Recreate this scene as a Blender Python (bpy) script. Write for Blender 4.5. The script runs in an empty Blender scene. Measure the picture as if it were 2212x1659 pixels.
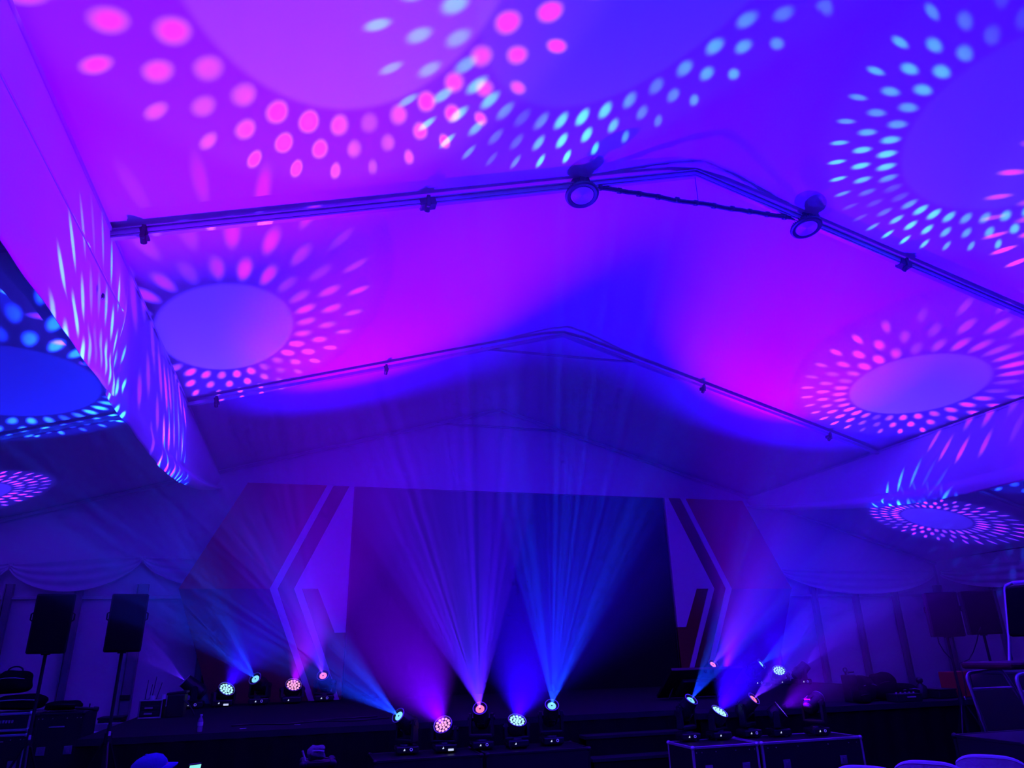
import bpy, bmesh, math, random
from mathutils import Vector, Matrix, Euler
random.seed(7)
SC = bpy.context.scene
COL = SC.collection

# ------------------------------------------------------------------ camera
cam_d = bpy.data.cameras.new('camera')
cam_d.sensor_fit = 'HORIZONTAL'
cam_d.sensor_width = 36.0
cam_d.lens = 36.0 * 1522.5 / 2212.0
cam_d.clip_start = 0.05
cam_d.clip_end = 200
cam = bpy.data.objects.new('camera', cam_d)
COL.objects.link(cam)
PITCH, ROLL, YAW = 0.3628, -0.0243, 0.2822
_f = Vector((math.sin(YAW)*math.cos(PITCH), math.cos(YAW)*math.cos(PITCH), math.sin(PITCH)))
_r = Vector((math.cos(YAW), -math.sin(YAW), 0))
_u = _r.cross(_f)
_rr = _r*math.cos(ROLL) + _u*math.sin(ROLL)
_uu = -_r*math.sin(ROLL) + _u*math.cos(ROLL)
_m = Matrix((( _rr.x, _uu.x, -_f.x, 0), (_rr.y, _uu.y, -_f.y, 0), (_rr.z, _uu.z, -_f.z, 1.6), (0, 0, 0, 1)))
cam.matrix_world = _m
SC.camera = cam

# ------------------------------------------------------------------ world: night outside, thin stage haze in the air
HAZE = 0.0135
world = bpy.data.worlds.new('world')
SC.world = world
world.use_nodes = True
wn = world.node_tree
wn.nodes.clear()
wo = wn.nodes.new('ShaderNodeOutputWorld')
wb = wn.nodes.new('ShaderNodeBackground')
wb.inputs['Color'].default_value = (0.02, 0.02, 0.06, 1)
wb.inputs['Strength'].default_value = 0.0
wv = wn.nodes.new('ShaderNodeVolumeScatter')
wv.inputs['Color'].default_value = (1, 1, 1, 1)
wv.inputs['Density'].default_value = HAZE
wv.inputs['Anisotropy'].default_value = 0.15
wn.links.new(wb.outputs[0], wo.inputs['Surface'])
wn.links.new(wv.outputs[0], wo.inputs['Volume'])
try:
    world.cycles.volume_sampling = 'MULTIPLE_IMPORTANCE'
    world.cycles.homogeneous_volume = True
except Exception:
    pass

# ------------------------------------------------------------------ exposure and light transport
SC.view_settings.view_transform = 'Standard'
SC.view_settings.look = 'None'
SC.view_settings.exposure = 0.2
SC.view_settings.gamma = 1.0
SC.view_settings.use_curve_mapping = False
cy = SC.cycles
cy.max_bounces = 4
cy.diffuse_bounces = 3
cy.glossy_bounces = 2
cy.transmission_bounces = 4
cy.transparent_max_bounces = 6
cy.volume_bounces = 0
cy.caustics_reflective = False
cy.caustics_refractive = False
cy.use_denoising = True
cy.use_adaptive_sampling = True
cy.adaptive_threshold = 0.11
cy.adaptive_min_samples = 16
cy.sample_clamp_indirect = 4.0
cy.use_light_tree = True

# ------------------------------------------------------------------ materials
def mat(name, col, rough=0.6, metal=0.0, noise=None, bump=None, spec=0.5, emit=None, estr=1.0, trans=0.0):
    m = bpy.data.materials.new(name)
    m.use_nodes = True
    nt = m.node_tree
    b = nt.nodes['Principled BSDF']
    b.inputs['Base Color'].default_value = (*col, 1)
    b.inputs['Roughness'].default_value = rough
    b.inputs['Metallic'].default_value = metal
    b.inputs['Specular IOR Level'].default_value = spec
    if trans:
        b.inputs['Transmission Weight'].default_value = trans
    if emit:
        b.inputs['Emission Color'].default_value = (*emit, 1)
        b.inputs['Emission Strength'].default_value = estr
    tc = nt.nodes.new('ShaderNodeTexCoord')
    if noise:
        sc, amt = noise
        n = nt.nodes.new('ShaderNodeTexNoise')
        n.inputs['Scale'].default_value = sc
        n.inputs['Detail'].default_value = 4
        r = nt.nodes.new('ShaderNodeMapRange')
        r.inputs['To Min'].default_value = 1 - amt
        r.inputs['To Max'].default_value = 1 + amt
        mx = nt.nodes.new('ShaderNodeMix')
        mx.data_type = 'RGBA'
        mx.blend_type = 'MULTIPLY'
        mx.inputs['Factor'].default_value = 1
        mx.inputs['A'].default_value = (*col, 1)
        nt.links.new(tc.outputs['Object'], n.inputs['Vector'])
        nt.links.new(n.outputs['Fac'], r.inputs['Value'])
        nt.links.new(r.outputs['Result'], mx.inputs['B'])
        nt.links.new(mx.outputs['Result'], b.inputs['Base Color'])
    if bump:
        sc, st = bump
        n2 = nt.nodes.new('ShaderNodeTexNoise')
        n2.inputs['Scale'].default_value = sc
        n2.inputs['Detail'].default_value = 3
        bp = nt.nodes.new('ShaderNodeBump')
        bp.inputs['Strength'].default_value = st
        bp.inputs['Distance'].default_value = 0.02
        nt.links.new(tc.outputs['Object'], n2.inputs['Vector'])
        nt.links.new(n2.outputs['Fac'], bp.inputs['Height'])
        nt.links.new(bp.outputs['Normal'], b.inputs['Normal'])
    return m

def dmat(name, col, noise=(1.0, 0.04)):
    """matt cloth: plain diffuse with a slight procedural mottling"""
    m = bpy.data.materials.new(name)
    m.use_nodes = True
    nt = m.node_tree
    nt.nodes.clear()
    o = nt.nodes.new('ShaderNodeOutputMaterial')
    d = nt.nodes.new('ShaderNodeBsdfDiffuse')
    tc = nt.nodes.new('ShaderNodeTexCoord')
    n = nt.nodes.new('ShaderNodeTexNoise')
    n.inputs['Scale'].default_value = noise[0]
    n.inputs['Detail'].default_value = 0.0
    cr = nt.nodes.new('ShaderNodeMix')
    cr.data_type = 'RGBA'
    cr.inputs['A'].default_value = (*[c*(1-noise[1]) for c in col], 1)
    cr.inputs['B'].default_value = (*[min(1, c*(1+noise[1])) for c in col], 1)
    nt.links.new(tc.outputs['Object'], n.inputs['Vector'])
    nt.links.new(n.outputs['Fac'], cr.inputs['Factor'])
    nt.links.new(cr.outputs['Result'], d.inputs['Color'])
    nt.links.new(d.outputs[0], o.inputs['Surface'])
    return m

M = {}
M['fabric'] = dmat('tent_fabric', (0.85, 0.85, 0.86), (0.7, 0.03))
M['drape'] = dmat('white_drape', (0.82, 0.82, 0.84), (3.0, 0.05))
M['sheer'] = dmat('sheer_drape', (0.70, 0.70, 0.74), (8.0, 0.06))
M['wallpanel'] = dmat('wall_panel', (0.80, 0.80, 0.82), (1.5, 0.04))
M['alu'] = mat('aluminium', (0.66, 0.66, 0.69), 0.42, 0.5, noise=(8.0, 0.1))
M['aludark'] = mat('grey_metal_post', (0.30, 0.30, 0.33), 0.5, 0.4, noise=(8.0, 0.1))
M['rafter'] = mat('rafter_metal', (0.55, 0.55, 0.58), 0.4, 0.25, noise=(5.0, 0.12), bump=(40, 0.1))
M['black'] = mat('black_plastic', (0.012, 0.012, 0.014), 0.45, noise=(20.0, 0.2))
M['blackmatte'] = dmat('black_cloth', (0.010, 0.010, 0.011), (30.0, 0.3))
M['carpet'] = dmat('stage_carpet', (0.030, 0.030, 0.034), (60.0, 0.4))
M['floor'] = dmat('floor_carpet', (0.04, 0.04, 0.045), (20.0, 0.25))
M['screen'] = mat('dark_screen', (0.006, 0.006, 0.007), 0.5, noise=(2.0, 0.1), spec=0.15)
M['red'] = mat('red_panel', (0.42, 0.012, 0.03), 0.6, noise=(3.0, 0.05), spec=0.25)
M['darkred'] = mat('dark_red_panel', (0.14, 0.010, 0.03), 0.6, noise=(3.0, 0.05), spec=0.25)
M['maroon'] = mat('maroon_panel', (0.16, 0.008, 0.02), 0.6, noise=(3.0, 0.05), spec=0.25)
M['whitepanel'] = mat('white_panel', (0.72, 0.72, 0.74), 0.55, noise=(2.0, 0.02), spec=0.3)

# ------------------------------------------------------------------ mesh helpers
def link(o, parent=None):
    COL.objects.link(o)
    if parent is not None:
        o.parent = parent
    return o

def mesh_obj(name, bm, m, parent=None, loc=(0, 0, 0), rot=(0, 0, 0), smooth=False):
    me = bpy.data.meshes.new(name)
    bm.normal_update()
    bm.to_mesh(me)
    bm.free()
    if m is not None:
        me.materials.append(M[m] if isinstance(m, str) else m)
    if smooth:
        for p in me.polygons:
            p.use_smooth = True
    o = bpy.data.objects.new(name, me)
    o.location = loc
    o.rotation_euler = rot
    return link(o, parent)

def inst(name, me, parent=None, loc=(0, 0, 0), rot=(0, 0, 0)):
    o = bpy.data.objects.new(name, me)
    o.location = loc
    o.rotation_euler = rot
    return link(o, parent)

def tag(o, label=None, cat=None, group=None, kind=None):
    if label: o['label'] = label
    if cat: o['category'] = cat
    if group: o['group'] = group
    if kind: o['kind'] = kind
    return o

def empty(name, loc=(0, 0, 0), rz=0.0, parent=None):
    o = bpy.data.objects.new(name, None)
    o.empty_display_size = 0.1
    o.location = loc
    o.rotation_euler = (0, 0, rz)
    return link(o, parent)

def box(bm, c, s, rot=None, bev=0.0):
    r = bmesh.ops.create_cube(bm, size=1.0)
    vs = r['verts']
    bmesh.ops.scale(bm, vec=s, verts=vs)
    if bev:
        es = list({e for v in vs for e in v.link_edges})
        rb = bmesh.ops.bevel(bm, geom=es, offset=bev, segments=2, affect='EDGES', profile=0.5)
        vs = list({v for f in rb['faces'] for v in f.verts} | {v for v in vs if v.is_valid})
    if rot is not None:
        bmesh.ops.rotate(bm, cent=(0, 0, 0), matrix=Euler(rot).to_matrix(), verts=vs)
    bmesh.ops.translate(bm, vec=c, verts=vs)
    return vs

def cyl(bm, p0, p1, r0, r1=None, seg=16, cap=True):
    p0 = Vector(p0); p1 = Vector(p1)
    d = p1 - p0
    r1 = r0 if r1 is None else r1
    q = d.to_track_quat('Z', 'Y').to_matrix().to_4x4()
    mt = Matrix.Translation((p0 + p1) / 2) @ q
    return bmesh.ops.create_cone(bm, cap_ends=cap, segments=seg, radius1=r0, radius2=r1, depth=d.length, matrix=mt)['verts']

def tube(bm, pts, r, seg=8, closed=False):
    pts = [Vector(p) for p in pts]
    n = len(pts)
    rings = []
    prev = None
    for i, p in enumerate(pts):
        if closed:
            t = pts[(i+1) % n] - pts[i-1]
        else:
            t = pts[min(i+1, n-1)] - pts[max(i-1, 0)]
        t.normalize()
        if prev is None:
            a = Vector((0, 0, 1)) if abs(t.z) < 0.9 else Vector((1, 0, 0))
            x = t.cross(a).normalized()
        else:
            x = (prev - t * prev.dot(t)).normalized()
        prev = x
        y = t.cross(x)
        rings.append([bm.verts.new(p + r*(math.cos(2*math.pi*k/seg)*x + math.sin(2*math.pi*k/seg)*y)) for k in range(seg)])
    for i in range(n if closed else n-1):
        a, b = rings[i], rings[(i+1) % n]
        for k in range(seg):
            bm.faces.new((a[k], a[(k+1) % seg], b[(k+1) % seg], b[k]))
    if not closed:
        bm.faces.new(rings[0][::-1]); bm.faces.new(rings[-1])

def lathe(bm, prof, seg=24, close=False):
    """prof: list of (r, z) about the Z axis"""
    rings = []
    for r, z in prof:
        if r < 1e-6:
            rings.append([bm.verts.new((0, 0, z))])
        else:
            rings.append([bm.verts.new((r*math.cos(2*math.pi*k/seg), r*math.sin(2*math.pi*k/seg), z)) for k in range(seg)])
    for a, b in zip(rings, rings[1:]):
        for k in range(seg):
            k2 = (k+1) % seg
            if len(a) == 1 and len(b) == 1: continue
            if len(a) == 1: bm.faces.new((a[0], b[k2], b[k]))
            elif len(b) == 1: bm.faces.new((a[k], a[k2], b[0]))
            else: bm.faces.new((a[k], a[k2], b[k2], b[k]))

def grid(bm, fn, nu, nv):
    g = [[bm.verts.new(fn(i/nu, j/nv)) for j in range(nv+1)] for i in range(nu+1)]
    for i in range(nu):
        for j in range(nv):
            bm.faces.new((g[i][j], g[i+1][j], g[i+1][j+1], g[i][j+1]))

def prism_y(bm, poly, y0, y1):
    """poly: (x, z) points, extruded from y0 to y1"""
    a = [bm.verts.new((x, y0, z)) for x, z in poly]
    b = [bm.verts.new((x, y1, z)) for x, z in poly]
    bm.faces.new(a); bm.faces.new(b[::-1])
    n = len(poly)
    for i in range(n):
        bm.faces.new((a[i], b[i], b[(i+1) % n], a[(i+1) % n]))
    bmesh.ops.recalc_face_normals(bm, faces=bm.faces[:])

def solidify(o, t):
    md = o.modifiers.new('thickness', 'SOLIDIFY')
    md.thickness = t
    md.offset = 0
    return o

# ------------------------------------------------------------------ tent dimensions
XR, ZR, SL = 3.96, 6.76, 0.2963          # ridge position, ridge height, roof slope
XW0, XW1 = -7.24, 15.16                  # side walls
YG, YB = 14.63, -9.0                     # stage gable, rear gable
TY = [14.63, 10.41, 5.89, 1.37, -3.15, -7.67]
ZDECK = 0.865
def roof_z(x):
    return ZR + 0.01 - SL*math.sqrt((x-XR)**2 + 0.03)
# ================================================================== the tent
bm = bmesh.new()
box(bm, ((XW0+XW1)/2, (YG+YB)/2, -0.05), (XW1-XW0+0.4, YG-YB+0.4, 0.1))
tag(mesh_obj('floor', bm, 'floor'), 'dark carpeted tent floor', kind='structure')

ceil = tag(empty('ceiling', (XR, 0, ZR)), 'white fabric tent ceiling in bays', kind='structure')
ys = TY + [YB]
for a, b in zip(ys, ys[1:]):
    bm = bmesh.new()
    def fn(u, v, a=a, b=b):
        x = XW0 + (XW1-XW0)*u
        y = a + (b-a)*v
        return (x-XR, y, roof_z(x) + 0.02 + 0.035*math.sin(math.pi*v) - ZR)
    grid(bm, fn, 64, 12)
    mesh_obj('ceiling_panel', bm, 'fabric', ceil, smooth=True)

# gable wall behind the stage
PL = [-7.2, -6.05, -4.95, -3.86, -2.84, -1.72]
PR = [10.25, 11.45, 12.60, 13.75, 15.08]
ZBAR = 2.67
wb_ = tag(empty('wall_back', (0, YG, 0)), 'white gable wall behind the stage', kind='structure')
bm = bmesh.new()
grid(bm, lambda u, v: (XW0+(XW1-XW0)*u, 0.03, 2.60 + (roof_z(XW0+(XW1-XW0)*u) + 0.05 - 2.60)*v), 48, 8)
mesh_obj('gable_fabric', bm, 'fabric', wb_, smooth=True)
bm = bmesh.new(); box(bm, (4.2, 0.06, 1.3), (12.2, 0.04, 2.6)); mesh_obj('wall_panel', bm, 'wallpanel', wb_)
for lst in (PL, PR):
    for a, b in zip(lst, lst[1:]):
        bm = bmesh.new()
        box(bm, ((a+b)/2, 0.06, ZBAR/2), (b-a-0.09, 0.03, ZBAR-0.05), bev=0.004)
        mesh_obj('wall_panel', bm, 'wallpanel', wb_)
        bm = bmesh.new()
        box(bm, ((a+b)/2, 0.0, ZBAR), (b-a-0.10, 0.06, 0.055), bev=0.006)
        mesh_obj('rail', bm, 'alu', wb_)
        bm = bmesh.new()
        box(bm, ((a+b)/2, 0.05, ZBAR+0.16), (b-a-0.09, 0.02, 0.26))
        mesh_obj('wall_panel', bm, 'wallpanel', wb_)
    for x in lst:
        big = x in (-2.84, 15.08)
        bm = bmesh.new()
        w = 0.15 if big else 0.085
        box(bm, (x, -0.01, 1.45), (w, 0.10, 2.9), bev=0.006)
        box(bm, (x-w*0.5-0.012, -0.03, 1.45), (0.016, 0.10, 2.9))
        box(bm, (x+w*0.5+0.012, -0.03, 1.45), (0.016, 0.10, 2.9))
        mesh_obj('post', bm, 'aludark', wb_)

# right side wall with posts and rails
wr = tag(empty('wall_right', (XW1, YG, 0)), 'white side wall of the tent on the right', kind='structure')
ysr = [0.0, -1.45, -2.9, -4.35, -5.8, -7.25, -10.0, -13.0, -16.0, -20.0, YB-YG]
for a, b in zip(ysr, ysr[1:]):
    bm = bmesh.new(); box(bm, (0.06, (a+b)/2, ZBAR/2), (0.03, abs(b-a)-0.09, ZBAR-0.05), bev=0.004)
    mesh_obj('wall_panel', bm, 'wallpanel', wr)
    bm = bmesh.new(); box(bm, (0, (a+b)/2, ZBAR), (0.06, abs(b-a)-0.10, 0.055), bev=0.006)
    mesh_obj('rail', bm, 'alu', wr)
    bm = bmesh.new(); box(bm, (0, b, 1.45), (0.10, 0.085, 2.9), bev=0.006)
    mesh_obj('post', bm, 'aludark', wr)
bm = bmesh.new(); box(bm, (0.05, (YB-YG)/2, 3.08), (0.02, YG-YB, 0.82)); mesh_obj('eave_fabric', bm, 'fabric', wr)
bm = bmesh.new(); box(bm, (XW0-0.05, (YG+YB)/2, 1.74), (0.06, YG-YB, 3.48))
tag(mesh_obj('wall_left', bm, 'fabric'), 'white side wall of the tent on the left', kind='structure')
bm = bmesh.new()
prism_y(bm, [(XW0, 0), (XW1, 0), (XW1, roof_z(XW1)+0.04), (XR, roof_z(XR)+0.04), (XW0, roof_z(XW0)+0.04)], YB-0.06, YB)
tag(mesh_obj('wall_front', bm, 'fabric'), 'white rear gable wall behind the viewer', kind='structure')

# ------------------------------------------------------------------ roof trusses
def truss(y, label, near):
    t = tag(empty('roof_truss', (XR, y, 0)), label, 'truss', 'roof trusses')
    for sg, xe in ((-1, XW0), (1, XW1)):
        L = abs(xe-XR)
        for (dz, h, w, mname, nm) in ((-0.022, 0.046, 0.075, 'rafter', 'rafter'), (-0.056, 0.020, 0.05, 'alu', 'lower_flange'), (0.004, 0.012, 0.11, 'rafter', 'keder_strip')):
            if nm != 'rafter' and not near: continue
            bm = bmesh.new()
            a = Vector((0.0, 0, roof_z(XR)+dz)); b = Vector((sg*L, 0, ZR-SL*L+dz))
            ang = math.atan2(b.z-a.z, b.x-a.x)
            box(bm, ((a.x+b.x)/2, 0, (a.z+b.z)/2), ((b-a).length, w, h), rot=(0, -ang, 0) if sg > 0 else (0, -ang, 0))
            mesh_obj(nm, bm, mname, t)
    zc = 6.30
    xs = [-1.46 + 2.80*i/24 for i in range(25)]
    bm = bmesh.new()
    if near:
        pts = [(x, random.uniform(-.008, .008), zc + random.uniform(-.008, .008)) for x in xs]
        tube(bm, pts, 0.026, 8)
        for i in range(0, 24, 2):
            x = xs[i]
            cyl(bm, (x, 0, zc), (x+0.045, 0.0, zc), 0.034, seg=8)
        mesh_obj('collar_tie', bm, 'black', t, smooth=True)
        bm = bmesh.new(); cyl(bm, (0, 0, zc), (0, 0, roof_z(XR)-0.05), 0.004, seg=6); mesh_obj('hanging_wire', bm, 'black', t)
        for sg in (-1, 1):
            x = 1.43*sg; z = ZR-SL*1.43-0.05
            bm = bmesh.new()
            box(bm, (x, 0, z), (0.20, 0.13, 0.12), rot=(0, sg*0.288, 0), bev=0.01)
            box(bm, (x, -0.06, z-0.02), (0.07, 0.05, 0.16), bev=0.008)
            box(bm, (x+0.09*sg, 0, z-0.06), (0.05, 0.10, 0.05), bev=0.006)
            mesh_obj('collar_bracket', bm, 'black', t)
    else:
        cyl(bm, (xs[0], 0, zc), (xs[-1], 0, zc), 0.022, seg=8)
        mesh_obj('collar_tie', bm, 'aludark', t)
    return t

def truss_clamp(t, x, lng):
    z = ZR - SL*abs(x) - 0.07
    sg = 1 if x > 0 else -1
    bm = bmesh.new()
    box(bm, (x, 0, z), (lng, 0.11, 0.085), rot=(0, sg*0.288, 0), bev=0.006)
    cyl(bm, (x, -0.055, z-0.035), (x, 0.02, z-0.075), 0.028, seg=10)
    box(bm, (x, -0.06, z-0.01), (0.035, 0.03, 0.13), bev=0.005)
    mesh_obj('clamp', bm, 'black', t)

t1 = truss(TY[2], 'nearest roof truss carrying the two round pendant lamps', True)
for x, l in ((-5.53, 0.06), (-3.08, 0.16), (2.73, 0.15)):
    truss_clamp(t1, x, l)
t2 = truss(TY[1], 'middle roof truss with thin collar tie near its peak', False)
for x in (-5.4, -3.0, 2.6, 5.1):
    truss_clamp(t2, x, 0.06)
truss(TY[0]-0.06, 'far roof truss lying against the gable wall', False)
truss(TY[3], 'roof truss overhead above the front of the picture', True)

# ------------------------------------------------------------------ long valances hanging from the roof
def valance(x0, sg, label):
    """vertical white cloth hung below the roof along x = x0; sg points to the middle of the tent"""
    zt = roof_z(x0) - 0.01
    def zb(y):
        if y < 8.8: return 3.79
        t = (y-8.8)/5.8
        return 3.80 + 0.88*t**1.6
    v = tag(empty('valance', (x0, 0, zt)), label, 'valance', 'cloth valances')
    pieces = [(6.52, 14.60, 0.0), (YB+0.1, 6.58, 0.05)] if sg > 0 else [(6.0, 14.60, 0.0), (YB+0.1, 6.06, 0.05)]
    for (a, b, off) in pieces:
        bm = bmesh.new()
        def fn(u, w, a=a, b=b, off=off):
            y = a + (b-a)*u
            z0 = zb(y)
            z = zt + (z0-zt)*w
            far = max(0.0, min(1.0, (y-8.0)/5.0))
            fold = (0.003+0.003*far)*math.sin(y*5.1+w*1.0)*w + 0.006*math.sin(y*1.7+0.5)*w
            belly = 0.05*math.sin(math.pi*min(1, w*1.05))*(0.4+far)
            hem = 0.0
            if w > 0.80:
                q = (w-0.80)/0.20
                hem = 0.10*math.sin(q*math.pi)*(0.15+far) + 0.004*math.sin(y*9.0+q*3.0)*q
            edge = 0.0
            de = min(y-a, b-y) if off == 0 else (b-y)
            if de < 0.25:
                edge = 0.04*(1-de/0.25)*w*math.sin(w*7.0)
            return (sg*(off*w + fold + belly + hem + edge), y, z-zt)
        grid(bm, fn, max(24, int((b-a)*14)), 36)
        o = mesh_obj('cloth_panel', bm, 'drape', v, smooth=True)
        solidify(o, 0.006)
    bm = bmesh.new()
    box(bm, (0, (14.6+YB)/2, -0.012), (0.035, 14.6-YB-0.1, 0.03))
    mesh_obj('hanging_rail', bm, 'alu', v)
    bm = bmesh.new()
    tube(bm, [(sg*(0.075), y, -0.52) for y in (YB+0.2, -2, 2, 5, 6.4)], 0.004, 6)
    mesh_obj('cord', bm, 'sheer', v)
    return v
vl = valance(-1.83, 1, 'long white cloth valance on the left side of the tent')
bm = bmesh.new()
lathe(bm, [(0.0, 0.012), (0.02, 0.01), (0.028, 0.0), (0.02, -0.006), (0, -0.006)], 10)
mesh_obj('rosette', bm, 'black', vl, loc=(0.085, 5.73, -0.70), rot=(0, math.pi/2, 0))
valance(10.09, -1, 'long white cloth valance on the right side of the tent')

# ------------------------------------------------------------------ swags on the gable and side walls
def swag(p0, p1, drop, label, group, band=0.10):
    p0 = Vector(p0); p1 = Vector(p1)
    L = (p1-p0).length
    d = (p1-p0).normalized()
    nrm = Vector((d.y, -d.x, 0)).normalized()
    root = tag(empty('swag_drape', p0), label, 'drape', group)
    bm = bmesh.new()
    def fn(u, v):
        sag = 4*u*(1-u)
        p = (p1-p0)*u
        z = -band*v*(1-sag) - (drop*v*sag**0.8)
        fold = 0.013*math.sin(v*19 + 1.5*math.sin(u*3))*(0.3+sag) + 0.045*v*sag
        return p + Vector((0, 0, z)) + nrm*(0.03+fold)
    grid(bm, fn, 40, 44)
    o = mesh_obj('swag_cloth', bm, 'sheer', root, smooth=True)
    solidify(o, 0.004)
    bm = bmesh.new()
    tube(bm, [(p1-p0)*(i/30) + Vector((0, 0, -band*(1-4*(i/30)*(1-i/30)) - drop*(4*(i/30)*(1-i/30))**0.8)) + nrm*(0.075+0.02*4*(i/30)*(1-i/30)) for i in range(31)], 0.010, 6)
    mesh_obj('hem', bm, 'sheer', root, smooth=True)
    bm = bmesh.new()
    box(bm, (0, -0.03, -0.02), (0.05, 0.05, 0.06), bev=0.01)
    mesh_obj('knot', bm, 'sheer', root)
    return root
yg = YG-0.06
swag((-7.15, yg, 3.22), (-5.02, yg, 3.24), 0.50, 'sheer white swag drape at the left edge of the gable wall', 'gable swags')
swag((-4.98, yg, 3.24), (-2.92, yg, 3.38), 0.54, 'sheer white swag drape on the gable wall above the two left loudspeakers', 'gable swags')
swag((-2.88, yg, 3.38), (-0.6, yg, 3.30), 0.50, 'sheer white swag drape running in behind the left stage flat', 'gable swags')
swag((10.6, yg, 3.26), (14.98, yg, 3.22), 0.55, 'wide white swag drape on the gable wall right of the stage', 'gable swags')
swag((XW1-0.06, YG-0.25, 3.22), (XW1-0.06, 10.6, 3.22), 0.52, 'white swag drape on the right side wall by the corner', 'gable swags')

# ------------------------------------------------------------------ stage, steps and set
st = tag(empty('stage', (4.18, 11.4, 0)), 'low black stage platform across the tent', 'stage')
def stx(x): return x-4.18
bm = bmesh.new()
prism_y(bm, [(stx(-2.12), 0.80), (stx(10.3), 0.80), (stx(10.3), ZDECK), (stx(-2.12), ZDECK)], 8.87-11.4, 14.5-11.4)
mesh_obj('deck', bm, 'carpet', st)
bm = bmesh.new()
box(bm, (stx(7.45), 8.58-11.4, 0.83), (5.7, 0.60, 0.065))
mesh_obj('deck_extension', bm, 'carpet', st)
bm = bmesh.new()
grid(bm, lambda u, v: (stx(-2.12+12.42*u), 8.88-11.4+0.010*math.sin(u*240)-0.004, 0.80*(1-v)), 300, 2)
mesh_obj('front_skirt', bm, 'blackmatte', st)
bm = bmesh.new()
grid(bm, lambda u, v: (stx(4.63+5.65*u), 8.30-11.4+0.010*math.sin(u*120), 0.80*(1-v)), 160, 2)
mesh_obj('front_skirt', bm, 'blackmatte', st)
bm = bmesh.new()
grid(bm, lambda u, v: (stx(-2.12)+0.010*math.sin(u*120), 8.88-11.4+5.6*u, 0.80*(1-v)), 160, 2)
mesh_obj('side_skirt', bm, 'blackmatte', st)
sp = tag(empty('stage_steps', (3.95, 8.5, 0)), 'black carpeted steps leading up to the middle of the stage', 'steps')
for i, (z, y0) in enumerate(((0.65, 8.66), (0.435, 8.45), (0.22, 8.24))):
    bm = bmesh.new()
    box(bm, (0, (y0+8.86)/2-8.5, z-0.02), (1.30, 8.86-y0, 0.04), bev=0.006)
    mesh_obj('tread', bm, 'carpet', sp)
    bm = bmesh.new()
    box(bm, (0, y0+0.02-8.5, z/2-0.02), (1.26, 0.02, z-0.04))
    mesh_obj('riser', bm, 'blackmatte', sp)

# set pieces: cut-out flats left and right of a black backdrop
YF = 14.13
def flat(mirror, label):
    def X(x): return (8.36-x) if mirror else x
    cx = X(-0.3)
    f = tag(empty('stage_flat', (cx, YF, ZDECK)), label, 'stage flat', 'stage flats')
    zt, zm, z2, zb = 4.74, 2.78, 2.0, ZDECK
    parts = [
        ('upper_panel', 'red', 0.0, [(-1.21, zt), (.26, zt), (-.63, zm), (-2.17, zm)]),
        ('lower_panel', 'darkred', 0.012, [(-2.17, zm), (-.63, zm), (.20, zb), (-1.42, zb)]),
        ('stripe', 'whitepanel', -0.014, [(.26, zt), (.385, zt), (-.49, zm), (.305, zb), (.20, zb), (-.63, zm)]),
        ('band_upper', 'maroon', 0.006, [(.385, zt), (.69, zt), (-.20, zm), (-.49, zm)]),
        ('band_lower', 'darkred', 0.010, [(-.49, zm), (-.20, zm), (.635, zb), (.305, zb)]),
        ('inner_panel', 'whitepanel', -0.014, [(.69, zt), (.78, zt), (.775, z2), (.58, z2), (.23, zm), (-.06, zm), (.735, zb), (.635, zb), (-.20, zm)]),
        ('corner_panel', 'maroon', 0.008, [(-.06, zm), (.23, zm), (.58, z2), (.775, z2), (.765, zb), (.735, zb)]),
    ]
    for nm, m, off, poly in parts:
        bm = bmesh.new()
        prism_y(bm, [(X(x)-cx, z-ZDECK) for x, z in poly], off, 0.06)
        mesh_obj(nm, bm, m, f)
    return f
flat(False, 'red and white arrow shaped stage flat left of the black backdrop')
flat(True, 'red and white arrow shaped stage flat right of the black backdrop')
bd = tag(empty('stage_backdrop', (4.18, YF+0.05, ZDECK)), 'large black backdrop screen in the middle of the stage', 'backdrop')
bm = bmesh.new(); box(bm, (0, 0.04, (4.74-ZDECK)/2), (6.76, 0.06, 4.74-ZDECK)); mesh_obj('screen', bm, 'screen', bd)
for s in (-1, 1):
    bm = bmesh.new(); box(bm, (s*3.38, 0.0, (4.74-ZDECK)/2), (0.02, 0.04, 4.74-ZDECK)); mesh_obj('edge_trim', bm, 'black', bd)
bm = bmesh.new(); box(bm, (0, 0.0, 4.735-ZDECK), (6.74, 0.04, 0.02)); mesh_obj('edge_trim', bm, 'black', bd)
# ================================================================== moving-head lights
def emis(name, col, s):
    m = bpy.data.materials.new(name)
    m.use_nodes = True
    nt = m.node_tree
    nt.nodes.clear()
    o = nt.nodes.new('ShaderNodeOutputMaterial')
    e = nt.nodes.new('ShaderNodeEmission')
    e.inputs['Color'].default_value = (*col, 1)
    e.inputs['Strength'].default_value = s
    nt.links.new(e.outputs[0], o.inputs['Surface'])
    m.cycles.emission_sampling = 'NONE'
    return m
M['lens_pink'] = emis('lit_lens_pink', (1.0, 0.22, 0.50), 1.1)
M['lens_cyan'] = emis('lit_lens_cyan', (0.22, 0.72, 1.0), 1.1)
M['led_pink'] = emis('lit_led_pink', (1.0, 0.38, 0.75), 1.2)
M['led_cyan'] = emis('lit_led_cyan', (0.42, 0.85, 1.0), 1.2)
M['led_white'] = emis('status_display', (0.55, 0.62, 1.0), 1.0)
M['badge'] = mat('violet_badge', (0.25, 0.22, 0.7), 0.4, emit=(0.12, 0.07, 0.8), estr=0.6)
M['badge'].cycles.emission_sampling = 'NONE'
M['lensglass'] = mat('dark_lens_glass', (0.02, 0.02, 0.03), 0.08, spec=0.8)

PINK = (0.120, 0.004, 1.0)
CYAN = (0.005, 0.062, 1.0)

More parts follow.
